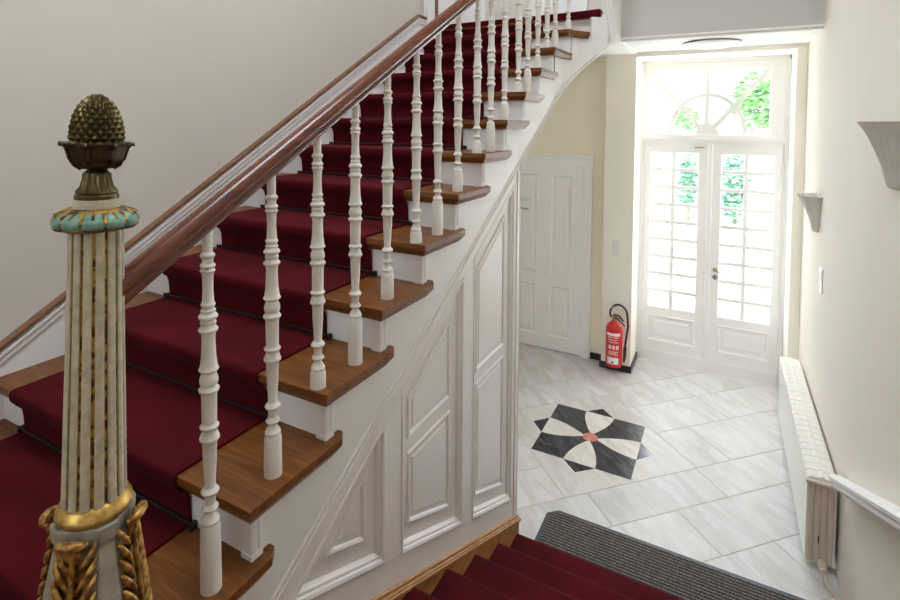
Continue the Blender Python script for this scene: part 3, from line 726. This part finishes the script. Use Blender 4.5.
# the base block starts just under the last turning; its length makes up the height to the tread
bmeshes = {}
def baluster_mesh(L):
    key = round(L, 3)
    if key in bmeshes: return bmeshes[key]
    prof = list(BP); sc = 1.0
    end = prof[-1][0]
    if -L > end - 0.02:
        f = (L - 0.035) / -end; prof = [(z * f if z < 0 else z, r) for z, r in prof]; end = prof[-1][0]
    prof += [(end - 0.003, .0236), (-L, .0250)]
    bm = BM(); lathe(bm, prof, (0, 0, 0), 20); bmesh.ops.recalc_face_normals(bm, faces=bm.faces)
    me = bpy.data.meshes.new('baluster'); bm.to_mesh(me); bm.free(); me.materials.append(M['bal'])
    me.polygons.foreach_set('use_smooth', [True] * len(me.polygons)); me.set_sharp_from_angle(angle=math.radians(32))
    bmeshes[key] = me; return me
base = Vector(ba['_b'])
for n in range(0, 17):
    y = 0.832 + 0.1905 * n + (0.012 if n == 1 else 0); x = BX
    k = max(kk for kk in range(1, 14) if NY(kk) <= y + 0.02); y = max(y, NY(k) + 0.03)
    zt = railZ(y)
    if y > 3.5: x = curveX(y) - 0.03
    me = baluster_mesh(zt - TZ(k))
    o = bpy.data.objects.new('baluster', me); COL.objects.link(o); o.parent = ba; o.location = Vector((x, y, zt)) - base
def superell(w, h, n=20): return [(w * math.copysign(abs(math.cos(2*PI*i/n)) ** .8, math.cos(2*PI*i/n)), h * math.copysign(abs(math.sin(2*PI*i/n)) ** .8, math.sin(2*PI*i/n))) for i in range(n)]
RP = [(0.020, 0), (0.024, 0.006), (0.026, 0.016), (0.022, 0.024), (0.0215, 0.030), (0.029, 0.034), (0.0345, 0.042), (0.037, 0.053), (0.0355, 0.066), (0.030, 0.077), (0.020, 0.085), (0.008, 0.089)]
RP = [(a * 0.68, b * 0.66) for a, b in RP]
RP = RP + [(-a, b) for a, b in RP[::-1]]
ypath = [0.625, 0.8] + [0.8 + 0.2 * i for i in range(1, 14)] + [3.55, 3.7, 3.85, 3.97]
pts = []
for y in ypath: pts.append(Vector((BX if y <= 3.5 else curveX(y) - 0.03, y, railZ(y) - 0.003)))
pts += [Vector((-0.90, 4.06, railZ(4.06))), Vector((-0.88, 4.25, railZ(4.1) + .02)), Vector((-0.88, 4.9, railZ(4.1) + .02))]
fr_ = []
for i, p in enumerate(pts):
    t = (pts[min(i+1, len(pts)-1)] - pts[max(i-1, 0)]).normalized(); s = t.cross(Vector((0, 0, 1))).normalized(); fr_.append((s, s.cross(t)))
bm = BM(); sweep(bm, pts, RP, fr_); obj('handrail', bm, M['rail'], ba, smooth=35)

# ------------------------------------------------------------------ newel post
NX, NYY = -1.124, 0.583
nw = thing('newel_post', 'fluted cream and gilt newel post topped by a bronze pine cone, below the handrail', 'newel post', (NX, NYY, LAND))
C0 = (NX, NYY, 0)
# pedestal block below, square with chamfered corners, reaching the landing
def sq(w, c): return [(w, -w + c), (w, w - c), (w - c, w), (-w + c, w), (-w, w - c), (-w, -w + c), (-w + c, -w), (w - c, -w)]
bm = BM()
rings = []
LANG = math.radians(35); DZ = 0.068
rotz = Matrix.Rotation(LANG, 2)
for z, wd in ((LAND, 0.112), (LAND + 0.12, 0.112), (LAND + 0.13, 0.100), (-1.12, 0.094), (-0.93, 0.070), (-0.84, 0.056), (-0.825, 0.061), (-0.812, 0.062), (-0.797, 0.062)):
    rings.append([bm.verts.new((NX + (rotz @ Vector(p)).x, NYY + (rotz @ Vector(p)).y, z)) for p in sq(wd, wd * 0.34)])
for a, b in zip(rings, rings[1:]):
    for j in range(8): bm.faces.new([a[j], a[(j+1)%8], b[(j+1)%8], b[j]])
bm.faces.new(rings[0][::-1]); bm.faces.new(rings[-1])
obj('pedestal', bm, M['pedestal'], nw, bevel=0.003)
# gilt ring
bm = BM(); lathe(bm, [(-0.799, 0.056), (-0.796, 0.064), (-0.789, 0.068), (-0.781, 0.067), (-0.777, 0.063), (-0.769, 0.060), (-0.763, 0.052)], C0, 40); obj('gilt_ring', bm, M['gold2'], nw, smooth=True)
# shaft core + raised flutes
bm = BM(); lathe(bm, [(-0.77, 0.0515), (-0.45, 0.0455), (-0.200, 0.0415)], C0, 40); obj('shaft', bm, M['groove'], nw, smooth=True)
bm = BM(); NF = 14
for i in range(NF):
    a = 2 * PI * i / NF + 0.1; hw = 0.71 * PI / NF
    rings = []
    for z, r in ((-0.765, 0.0508), (-0.45, 0.0448), (-0.202, 0.0415)):
        rr_ = []
        for da, dr in ((-hw, 0), (-hw, 0.0042), (-hw * .5, 0.0060), (hw * .5, 0.0060), (hw, 0.0042), (hw, 0)):
            rr_.append(bm.verts.new((NX + (r + dr) * math.cos(a + da), NYY + (r + dr) * math.sin(a + da), z)))
        rings.append(rr_)
    for p, q in zip(rings, rings[1:]):
        for j in range(6): bm.faces.new([p[j], p[(j+1)%6], q[(j+1)%6], q[j]])
    bm.faces.new(rings[0][::-1]); bm.faces.new(rings[-1])
obj('fluting', bm, M['cream'], nw)
# scalloped capital
NL = 11
lob = lambda a, z: 1 + 0.085 * (abs(math.cos(NL * a / 2)) ** 0.55) - 0.05
bm = BM(); lathe(bm, [(-0.2078, 0.046), (-0.2111, 0.060), (-0.2070, 0.069), (-0.1982, 0.0735), (-0.1893, 0.072), (-0.1821, 0.065), (-0.1772, 0.055), (-0.1740, 0.046)], C0, 176, None, lob)
cp = obj('capital', bm, M['teal'], nw, smooth=True)
bm = BM()
for i in range(NL):
    for off, r in ((0.0, 0.0042), (0.5, 0.0026)):
        a = 2 * PI * (i + 0.5 + off) / NL
        path = []
        for z, rd in ((-0.2087, 0.060), (-0.2030, 0.0705), (-0.1934, 0.0738), (-0.1853, 0.0695), (-0.1788, 0.0585), (-0.1756, 0.050)):
            if off and z < -0.1871: continue
            k = (0.957 if not off else 1.035)
            path.append((NX + rd * k * math.cos(a), NYY + rd * k * math.sin(a), z))
        tube(bm, path, r, 6)
lathe(bm, [(-0.1788, 0.050), (-0.1765, 0.0555), (-0.1732, 0.053), (-0.1708, 0.042)], C0, 40)
lathe(bm, [(-0.2119, 0.052), (-0.2111, 0.068), (-0.2075, 0.0722), (-0.2055, 0.068)], C0, 176, None, lob)
obj('gilt_rib', bm, M['groove'], cp, smooth=True)
bm = BM(); lathe(bm, [(-0.174, 0.041), (-0.170, 0.0410), (-0.156, 0.0400), (-0.153, 0.038)], C0, 32); obj('neck_band', bm, M['cream'], nw, smooth=True)
# bronze finial
bm = BM(); lathe(bm, [(-0.154, 0.034), (-0.153, 0.0385), (-0.146, 0.0385), (-0.143, 0.0355), (-0.140, 0.0365), (-0.136, 0.0335), (-0.128, 0.0275), (-0.115, 0.0245), (-0.103, 0.0235), (-0.098, 0.019), (-0.094, 0.014), (-0.090, 0.020)], C0, 64, None, lambda a, z: 1 + (0.05 * math.cos(18 * a) if -0.137 < z < -0.1 else 0))
fi = obj('finial_foot', bm, M['bronze'], nw, smooth=True)
bm = BM(); NB = 8
lathe(bm, [(-0.095, 0.014), (-0.092, 0.030), (-0.085, 0.0400), (-0.073, 0.0475), (-0.060, 0.0515), (-0.052, 0.0535), (-0.047, 0.0565), (-0.043, 0.0595), (-0.040, 0.0585), (-0.041, 0.052), (-0.044, 0.044)], C0, 128, None, lambda a, z: (1 + 0.06 * math.cos(NB * a)) if z > -0.0475 and z < -0.0395 else 1 + 0.025 * math.cos(NB * a) + 0.012 * math.cos(NB * 5 * a))
for i in range(NB):
    a = 2 * PI * i / NB
    tube(bm, [(NX + r * math.cos(a), NYY + r * math.sin(a), z) for z, r in ((-0.093, 0.030), (-0.085, 0.0415), (-0.073, 0.0490), (-0.060, 0.0530), (-0.052, 0.055), (-0.045, 0.059), (-0.0425, 0.0635), (-0.047, 0.0665))], [0.003, .003, .0028, .0025, .0028, 0.004, 0.004, 0.002], 6)
obj('leaf_cup', bm, M['bronze2'], fi, smooth=60)
def coneR(t):
    if t < 0.15: return 0.0455 + 0.02 * (t - .15)
    return 0.0455 * max(0.0, 1 - ((t - 0.15) / 0.85) ** 2.1) ** 0.52
bm = BM()
CH = 0.098
lathe(bm, [(-0.046 + CH * i / 16, max(0.0005, coneR(i / 16) - 0.0035)) for i in range(17)], C0, 32)
NR = 11; arc_len = []
# rows spaced evenly along the outline
ts = [i / 200 for i in range(201)]; dist = [0]
for a, b in zip(ts, ts[1:]): dist.append(dist[-1] + math.hypot((b - a) * CH, coneR(b) - coneR(a)))
def t_at(dd):
    for i in range(200):
        if dist[i+1] >= dd: return ts[i]
    return 0.995
for i in range(NR):
    dd = dist[-1] * (i + 0.45) / (NR + .3); t = t_at(dd); z = -0.046 + CH * t; rad = coneR(t)
    cnt = 17 if i < 8 else (12 if i < 10 else 6)
    t0, t1 = max(0, t - .03), min(0.999, t + .03)
    slope = math.atan2(coneR(t0) - coneR(t1), (t1 - t0) * CH)
    hh = dist[-1] / NR * 0.92
    for j in range(cnt):
        a = 2 * PI * (j + 0.5 * (i % 2)) / cnt
        wd = PI * rad / cnt * 0.98
        er = Vector((math.cos(a), math.sin(a), 0)); et = Vector((-math.sin(a), math.cos(a), 0))
        nrm = (er * math.cos(slope) + Vector((0, 0, 1)) * math.sin(slope)).normalized(); upv = (Vector((0, 0, 1)) * math.cos(slope) - er * math.sin(slope)).normalized()
        c = Vector((NX, NYY, z)) + er * (rad - 0.0028)
        q = [c + et * wd, c + upv * hh, c - et * wd, c - upv * hh]
        q2 = [c + et * wd * .45 + nrm * .0042, c + upv * hh * .5 + nrm * .0042, c - et * wd * .45 + nrm * .0042, c - upv * hh * .45 + nrm * .0042]
        V = [bm.verts.new(p) for p in q]; W = [bm.verts.new(p + upv * .0006) for p in q2]; tv = bm.verts.new(c + nrm * 0.0062 + upv * 0.001)
        for s in range(4): bm.faces.new([V[s], V[(s+1)%4], W[(s+1)%4], W[s]]); bm.faces.new([W[s], W[(s+1)%4], tv])
obj('pine_cone', bm, M['bronze'], fi)
# acanthus leaves on the four faces of the pedestal
for s in range(4):
    ang = LANG + s * PI / 2
    er = Vector((math.cos(ang), math.sin(ang), 0)); et = Vector((-math.sin(ang), math.cos(ang), 0)); c0 = Vector((NX, NYY, 0))
    def P(u, z, o):
        w = 0.056 + 0.038 * min(1, max(0, (-0.83 - z) / 0.28))
        return c0 + er * (w + o) + et * u + Vector((0, 0, z))
    bm = BM()
    tube(bm, [P(0, -1.30, 0.010), P(0, -1.10, 0.014), P(0, -0.98, 0.016), P(0, -0.90, 0.016), P(0, -0.85, 0.018), P(0, -0.825, 0.022)], [0.007, 0.006, 0.005, 0.005, 0.005, 0.004], 8)
    for i in range(14):
        z = -1.275 + 0.031 * i; ln = 0.050 - 0.0013 * i; ww = 1.0 - 0.02 * i
        for sg in (-1, 1):
            tube(bm, [P(sg * 0.004, z - 0.012, 0.006), P(sg * ln * 0.36, z + 0.006, 0.011), P(sg * ln * 0.70, z + 0.022, 0.013), P(sg * ln * 0.96, z + 0.042, 0.009), P(sg * ln * 1.0, z + 0.052, 0.003)], [0.003, 0.0062 * ww, 0.0085 * ww, 0.0075 * ww, 0.003], 9)
    for k in range(-2, 3):
        u = k * 0.010
        tube(bm, [P(u * .4, -0.850, 0.012), P(u * .8, -0.828, 0.018), P(u, -0.812, 0.022), P(u * 1.05, -0.805, 0.028)], [0.004, 0.0062, 0.0066, 0.0055], 8)
    tube(bm, [P(-0.024, -0.812, 0.020), P(-0.020, -0.808, 0.030), P(-0.008, -0.806, 0.035), P(0.008, -0.806, 0.035), P(0.020, -0.808, 0.030), P(0.024, -0.812, 0.020)], [0.005, 0.0075, 0.0085, 0.0085, 0.0075, 0.005], 10)
    obj('acanthus_leaf', bm, M['gold'], nw, smooth=True)
    bm = BM()
    prism(bm, [(-0.036, -1.30), (0.036, -1.30), (0.040, -1.05), (0.032, -0.93), (0.022, -0.86), (-0.022, -0.86), (-0.032, -0.93), (-0.040, -1.05)], 0.0, 0.006, lambda u, v, t: P(u, v, t))
    obj('acanthus_ground', bm, M['groove'], nw)

nw.rotation_mode = 'AXIS_ANGLE'; nw.rotation_axis_angle = (0.026, -0.469, 0.883, 0)
nw.location = Vector(nw['_b']) - Vector((0.883, 0.469, 0)) * 0.024

# ------------------------------------------------------------------ fire extinguisher
ex, ey = -1.005, 5.665
fe = thing('fire_extinguisher', 'red fire extinguisher with black hose hanging low on the cream pilaster', 'fire extinguisher', (ex, ey, FZ + 0.06))
zb = FZ + 0.095
bm = BM(); lathe(bm, [(zb, 0.070), (zb + 0.006, 0.080), (zb + 0.03, 0.086), (zb + 0.395, 0.086), (zb + 0.425, 0.080), (zb + 0.455, 0.058), (zb + 0.475, 0.030), (zb + 0.49, 0.024)], (ex, ey, 0), 32); obj('cylinder', bm, M['extred'], fe, smooth=True)
def patch(bm, a0, a1, z0, z1, r=0.0868, n=10):
    A = []
    for i in range(n + 1):
        a = math.radians(a0 + (a1 - a0) * i / n); A.append([bm.verts.new((ex + rr2 * math.cos(a), ey + rr2 * math.sin(a), z)) for rr2, z in ((r - .001, z0), (r, z0), (r, z1), (r - .001, z1))])
    for p, q in zip(A, A[1:]):
        for j in range(3): bm.faces.new([p[j], q[j], q[j+1], p[j+1]])
bm = BM(); patch(bm, -135, -35, zb + 0.345, zb + 0.375); 
for (a0, a1, z0, z1) in ((-128, -92, .325, .333), (-85, -50, .325, .333), (-125, -60, .30, .306), (-120, -50, .275, .281), (-118, -100, .205, .245), (-92, -74, .205, .245), (-66, -48, .205, .245), (-125, -48, .175, .180), (-125, -60, .160, .165), (-125, -52, .145, .150)): patch(bm, a0, a1, zb + z0, zb + z1)
lb_ = obj('instruction_label', bm, M['label'], fe)
bm = BM(); patch(bm, -128, -48, zb + 0.045, zb + 0.115); obj('inspection_sticker', bm, M['label'], fe)
bm = BM(); patch(bm, -95, -82, zb + 0.055, zb + 0.075, 0.0875, 4); obj('sticker_mark', bm, M['rubber'], fe)
bm = BM(); lathe(bm, [(zb + 0.488, 0.022), (zb + 0.53, 0.022), (zb + 0.535, 0.016), (zb + 0.55, 0.014)], (ex, ey, 0), 16); tube(bm, [(ex, ey, zb + .515), (ex + 0.06, ey - .03, zb + .52)], 0.010, 8); obj('valve', bm, M['brass'], fe, smooth=True)
bm = BM(); tube(bm, [(ex - 0.01, ey, zb + 0.545), (ex + 0.05, ey - .02, zb + 0.55), (ex + 0.10, ey - .03, zb + 0.50)], 0.009, 8); tube(bm, [(ex, ey - .01, zb + 0.53), (ex + 0.06, ey - .03, zb + 0.50), (ex + 0.11, ey - .03, zb + 0.455)], 0.008, 8); obj('lever', bm, M['rubber'], fe)
bm = BM(); hp = []
for i in range(13):
    a = PI - PI * i / 12; hp.append((ex + 0.043 + 0.088 * math.cos(a) * (1 if i < 7 else 1.02), ey - 0.01, zb + 0.56 + 0.105 * math.sin(a)))
hp = [(ex - 0.035, ey, zb + 0.52)] + hp + [(ex + 0.142, ey - .01, zb + 0.45), (ex + 0.130, ey - .01, zb + 0.36), (ex + 0.118, ey - .01, zb + 0.26), (ex + 0.115, ey - .01, zb + 0.20)]
tube(bm, hp, 0.011, 8); obj('hose', bm, M['rubber'], fe, smooth=True)
bm = BM(); tube(bm, [(ex + 0.115, ey - .01, zb + 0.22), (ex + 0.113, ey - .01, zb + 0.12), (ex + 0.106, ey - .01, zb + 0.06)], [0.017, 0.016, 0.011], 10); obj('nozzle', bm, M['rubber'], fe, smooth=True)
bm = BM(); box(bm, ex - 0.03, ex + 0.03, ey + 0.08, 5.769, zb + 0.40, zb + 0.44); obj('wall_bracket', bm, M['steel'], fe)

# ------------------------------------------------------------------ radiator
ra = thing('radiator', 'long white column radiator along the right hall wall near the entrance', 'radiator', (0.56, 4.8, FZ))
ry0, ry1, rx0, rx1, rz0, rz1 = 3.68, 5.50, 0.478, 0.632, -2.60, -2.075
NS = 24; sp = (ry1 - ry0) / NS
for i in range(NS):
    y = ry0 + sp * (i + 0.5); hw = sp * 0.47
    bm = BM()
    # rounded header top and bottom, three columns
    box(bm, rx0, rx0 + 0.030, y - hw, y + hw, rz0, rz1 - 0.012)
    for xc in (rx0 + 0.070, rx1 - 0.018): box(bm, xc - 0.014, xc + 0.014, y - hw * .8, y + hw * .8, rz0 + .02, rz1 - 0.02)
    prof = [(rx0, rz1 - 0.035), (rx0 + 0.004, rz1 - 0.010), (rx0 + 0.014, rz1), (0.540, rz1), (0.546, rz1 + 0.007), (0.560, rz1 + 0.007), (0.566, rz1), (rx1 - 0.02, rz1), (rx1 - 0.004, rz1 - 0.010), (rx1, rz1 - 0.035)]
    prism(bm, prof, y - hw, y + hw, XZ)
    box(bm, rx0 + .004, rx1, y - hw * .9, y + hw * .9, rz0 + 0.0, rz0 + 0.035)
    obj('section', bm, M['rad'], ra, bevel=0.007, seg=3)
bm = BM()
box(bm, rx0 + .012, rx1 - .02, ry0 - .004, ry0 + .002, rz0 + .01, rz1 - .02)
for xc in (0.499, 0.532, 0.565, 0.597): prism(bm, [(xc - .015, ry0 - .002), (xc - .011, ry0 - .011), (xc + .011, ry0 - .011), (xc + .015, ry0 - .002)], rz0 + .01, rz1 - .02, XY)
obj('end_section', bm, M['radend'], ra, bevel=0.003)
bm = BM(); box(bm, 0.468, 0.612, ry0 - 0.035, ry0 - 0.012, rz1 - 0.028, rz1 - 0.008); obj('end_bracket', bm, M['radend'], ra, bevel=0.004)
bm = BM(); box(bm, .538, .544, ry0 - .017, ry0 - .01, -2.46, -2.42); obj('vent_slot', bm, M['rubber'], ra)
bm = BM(); tube(bm, [(0.56, ry0 - 0.01, rz0 + 0.03), (0.56, ry0 - 0.05, rz0 + 0.03), (0.565, ry0 - 0.07, rz0 + 0.015), (0.575, ry0 - 0.10, FZ + 0.03), (0.60, ry0 - 0.13, FZ + 0.012), (0.62, ry0 - 0.14, FZ)], 0.013, 8)
lathe(bm, [(0, 0.022), (0.05, 0.022), (0.055, 0.014), (0.07, 0.014)], (0.56, ry0 - 0.02, rz0 + 0.03), 12, Matrix.Rotation(PI/2, 4, 'X')); obj('valve_pipe', bm, M['radend'], ra, smooth=True)
for y in (4.1, 5.5):
    bm = BM(); box(bm, 0.56, 0.60, y - 0.012, y + 0.012, FZ, rz0 + .01); obj('foot', bm, M['radend'], ra)

# white wall handrail on the right
hr = thing('wall_handrail', 'white moulded wall handrail running down the right wall towards the radiator', 'handrail', (0.6, 2.6, -1.5))
HXR = 0.600
p0 = Vector((HXR, 3.53, -1.990)); p1 = Vector((HXR, 2.42, -1.443)); dirv = (p1 - p0); pend = p0 + dirv * 2.4
PR = [(a * 1.35, b * 1.55) for a, b in [(-0.018, -0.020), (0.016, -0.020), (0.022, -0.012), (0.020, -0.002), (0.028, 0.004), (0.030, 0.014), (0.022, 0.022), (0, 0.026), (-0.022, 0.022), (-0.030, 0.014), (-0.028, 0.004), (-0.020, -0.002), (-0.022, -0.012)]]
t = dirv.normalized(); s = t.cross(Vector((0, 0, 1))).normalized()
bm = BM(); sweep(bm, [p0, p1, pend], PR, [(s, s.cross(t))] * 3); obj('rail', bm, M['riser'], hr, smooth=30)
for f in (0.18, 1.1, 2.1):
    c = p0 + dirv * f
    bm = BM(); tube(bm, [c + Vector((0, 0, -0.018)), c + Vector((0.005, 0, -0.045)), c + Vector((0.042, 0, -0.055))], 0.006, 8); tube(bm, [c + Vector((0, .05, -0.043)), c + Vector((0, -.05, -0.000))], 0.005, 6); obj('bracket', bm, M['steel'], hr)

# wall sconces: fluted plaster half bowls
def sconce(yc, zt, label, s=1.0):
    t = thing('wall_sconce', label, 'wall lamp', (RX, yc, zt - 0.29 * s), 'plaster uplighters on the right wall')
    bm = BM(); prof = [(-0.285, 0.020), (-0.280, 0.034), (-0.262, 0.043), (-0.235, 0.049), (-0.19, 0.060), (-0.13, 0.080), (-0.07, 0.104), (-0.035, 0.122), (-0.006, 0.140), (0.0, 0.143)]
    rings = []; seg = 40
    for inner_ in (0, 1):
        rs = []
        for z, r in prof:
            if inner_: r = max(0.005, r - 0.008); z = z + (0.008 if z < -0.2 else 0)
            row = []
            for j in range(seg + 1):
                a = PI / 2 + PI * j / seg
                fl = 1 + 0.028 * math.cos(22 * a) * min(1, max(0, (z + 0.23) / 0.1)) + (0.02 * math.cos(11 * a) if z > -0.01 else 0)
                row.append(bm.verts.new((RX + r * fl * math.cos(a) * s - 0.001, yc + r * fl * math.sin(a) * s * 1.12, zt + z * s)))
            rs.append(row)
        rings.append(rs)
    for rs in rings:
        for a, b in zip(rs, rs[1:]):
            for j in range(seg): bm.faces.new([a[j], a[j+1], b[j+1], b[j]])
    o_, i_ = rings
    for j in range(seg): bm.faces.new([o_[-1][j], o_[-1][j+1], i_[-1][j+1], i_[-1][j]])
    for j in range(seg): bm.faces.new([o_[0][j], o_[0][j+1], i_[0][j+1], i_[0][j]])
    obj('bowl', bm, M['sconce'], t, smooth=True)
    bm = BM(); lathe(bm, [(zt - 0.20 * s, 0.012), (zt - 0.14 * s, 0.022), (zt - 0.09 * s, 0.020), (zt - 0.07 * s, 0.008)], (RX - 0.045, yc, 0), 12); obj('bulb', bm, M['lampglass'], t, smooth=True)
sconce(4.85, -0.525, 'small looking grey plaster half-bowl sconce nearer the entrance door')
sconce(2.80, 0.025, 'large grey fluted plaster half-bowl sconce cut by the right picture edge')

# light switches
sw = thing('light_switch', 'white double switch plate on the cream pilaster above the extinguisher', 'light switch', (-1.03, 5.77, -1.36))
bx('plate', M['plastic'], (-1.065, -0.985, 5.761, 5.771, -1.40, -1.24), parent=sw, bevel=0.002)
for z in (-1.39, -1.315): bx('rocker', M['label'], (-1.055, -0.995, 5.755, 5.762, z, z + 0.065), parent=sw, bevel=0.002)
sw = thing('light_switch', 'white switch plate on the right wall below the far sconce', 'light switch', (RX, 4.62, -1.12))
bx('plate', M['plastic'], (RX - 0.009, RX + .001, 4.55, 4.67, -1.21, -1.03), parent=sw, bevel=0.002)
bx('rocker', M['label'], (RX - 0.013, RX - .008, 4.57, 4.65, -1.13, -1.05), parent=sw, bevel=0.002)

# ceiling lamp
cl = thing('ceiling_lamp', 'round flat opal glass ceiling lamp in front of the fanlight', 'ceiling lamp', (-0.14, 5.36, CEIL))
bm = BM(); lathe(bm, [(CEIL - 0.014, 0.20), (CEIL, 0.20)], (-0.14, 5.36, 0), 40); obj('backplate', bm, M['steel'], cl)
bm = BM(); lathe(bm, [(CEIL - 0.052, 0.02), (CEIL - 0.048, 0.12), (CEIL - 0.036, 0.20), (CEIL - 0.020, 0.245), (CEIL - 0.012, 0.245), (CEIL - .012, .2)], (-0.14, 5.36, 0), 48); obj('shade', bm, M['lampglass'], cl, smooth=True)

# ------------------------------------------------------------------ garden outside the door
bx('ground', M['paving'], (-14, 14, 6.45, 34, FZ - 0.25, FZ - 0.15), kind='structure')
def tree(name, x, y, z, rx, ry, rz, n, mat, label, size=0.09, tx=None):
    tx = x if tx is None else tx
    t = thing(name, label, 'tree', (x, y, FZ - 0.15), 'garden greenery')
    bm = BM(); rnd = random.Random(int(x * 100) + n)
    for _ in range(n):
        while True:
            p = Vector((rnd.uniform(-1, 1), rnd.uniform(-1, 1), rnd.uniform(-1, 1)))
            if p.length < 1 and p.length > 0.35: break
        c = Vector((x + p.x * rx, y + p.y * ry, z + p.z * rz)); R_ = Matrix.Rotation(rnd.uniform(0, 6.3), 3, 'Z') @ Matrix.Rotation(rnd.uniform(0, 3), 3, 'X')
        L_ = size * rnd.uniform(.7, 1.3)
        q = [(-L_, 0, 0), (-L_ * .2, L_ * .42, .01), (L_, 0, 0), (-L_ * .2, -L_ * .42, .01)]
        bm.faces.new([bm.verts.new(c + R_ @ Vector(v)) for v in q])
    obj('foliage', bm, mat, t)
    bm = BM(); tube(bm, [(tx, y, FZ - 0.15), (tx + .01, y, z - 0.25), (x, y, z)], [0.04, 0.03, 0.02], 8); obj('trunk', bm, M['bark'], t)
gw = bx('garden_wall', M['wallw'], -6, 6, 8.9, 9.15, FZ - 0.15, -1.52)
tag(gw, 'sunlit white garden wall standing beyond the entrance door', 'wall')
tree('garden_tree', 0.52, 9.9, 0.42, 0.52, 0.4, 0.50, 800, M['leafa'], 'pale green leafy tree seen through the right of the fanlight', 0.075, 0.87)
tree('garden_tree', -0.64, 10.4, 0.13, 0.20, 0.3, 0.24, 260, M['leafa'], 'faint tree seen through the left of the fanlight arch', 0.055, -1.27)
tree('garden_shrub', 0.15, 9.8, -1.02, 0.21, 0.25, 0.62, 620, M['leafb'], 'blue-green shrub seen through the upper panes of the right door leaf', 0.06)
tree('garden_shrub', -0.56, 9.8, -0.98, 0.16, 0.25, 0.52, 420, M['leafb'], 'blue-green shrub seen through the upper panes of the left door leaf', 0.06)

# ------------------------------------------------------------------ light
world = bpy.data.worlds.new('world'); scene.world = world; world.use_nodes = True
bg = world.node_tree.nodes['Background']; bg.inputs['Color'].default_value = (0.86, 0.93, 1.0, 1); bg.inputs['Strength'].default_value = 15.5
def portal(name, loc, rot, sx, sy):
    l = bpy.data.lights.new(name, 'AREA'); l.shape = 'RECTANGLE'; l.size = sx; l.size_y = sy; l.cycles.is_portal = True
    o = bpy.data.objects.new(name, l); COL.objects.link(o); o.location = loc; o.rotation_euler = rot
portal('portal_door', (-0.15, DY + 0.12, -0.95), (-PI / 2, 0, 0), 1.4, 3.4)
portal('portal_rear_fill', ((WX0 + WX1) / 2, RY - 0.14, (WZ0 + WZ1) / 2), (PI / 2, 0, 0), WX1 - WX0, WZ1 - WZ0)
portal('portal_stair_fill', ((SX0 + SX1) / 2, (SY0 + SY1) / 2, HC + 0.1), (0, 0, 0), SX1 - SX0, SY1 - SY0)

portal('portal_landing', (-1.6, 5.4, HC + 0.1), (0, 0, 0), 1.2, 0.8)  # added ceiling opening that brightens the upper landing
vs_ = scene.view_settings
scene.display_settings.display_device = 'sRGB'
vs_.view_transform = 'Standard'; vs_.look = 'None'; vs_.exposure = 0.0; vs_.gamma = 1.0; vs_.use_curve_mapping = False
scene.cycles.max_bounces = 14; scene.cycles.diffuse_bounces = 10; scene.cycles.transparent_max_bounces = 12
scene.cycles.sample_clamp_indirect = 8.0; scene.cycles.sample_clamp_direct = 2.5; scene.cycles.caustics_reflective = False; scene.cycles.caustics_refractive = False
scene.cycles.use_denoising = True

# put the hall floor at height zero and drop the build notes
for o in list(scene.objects):
    if o.parent is None and o.type != 'CAMERA': o.location.z -= FZ
    if '_b' in o: del o['_b']
co.matrix_world = Matrix.Translation((0, 0, -FZ)) @ m4
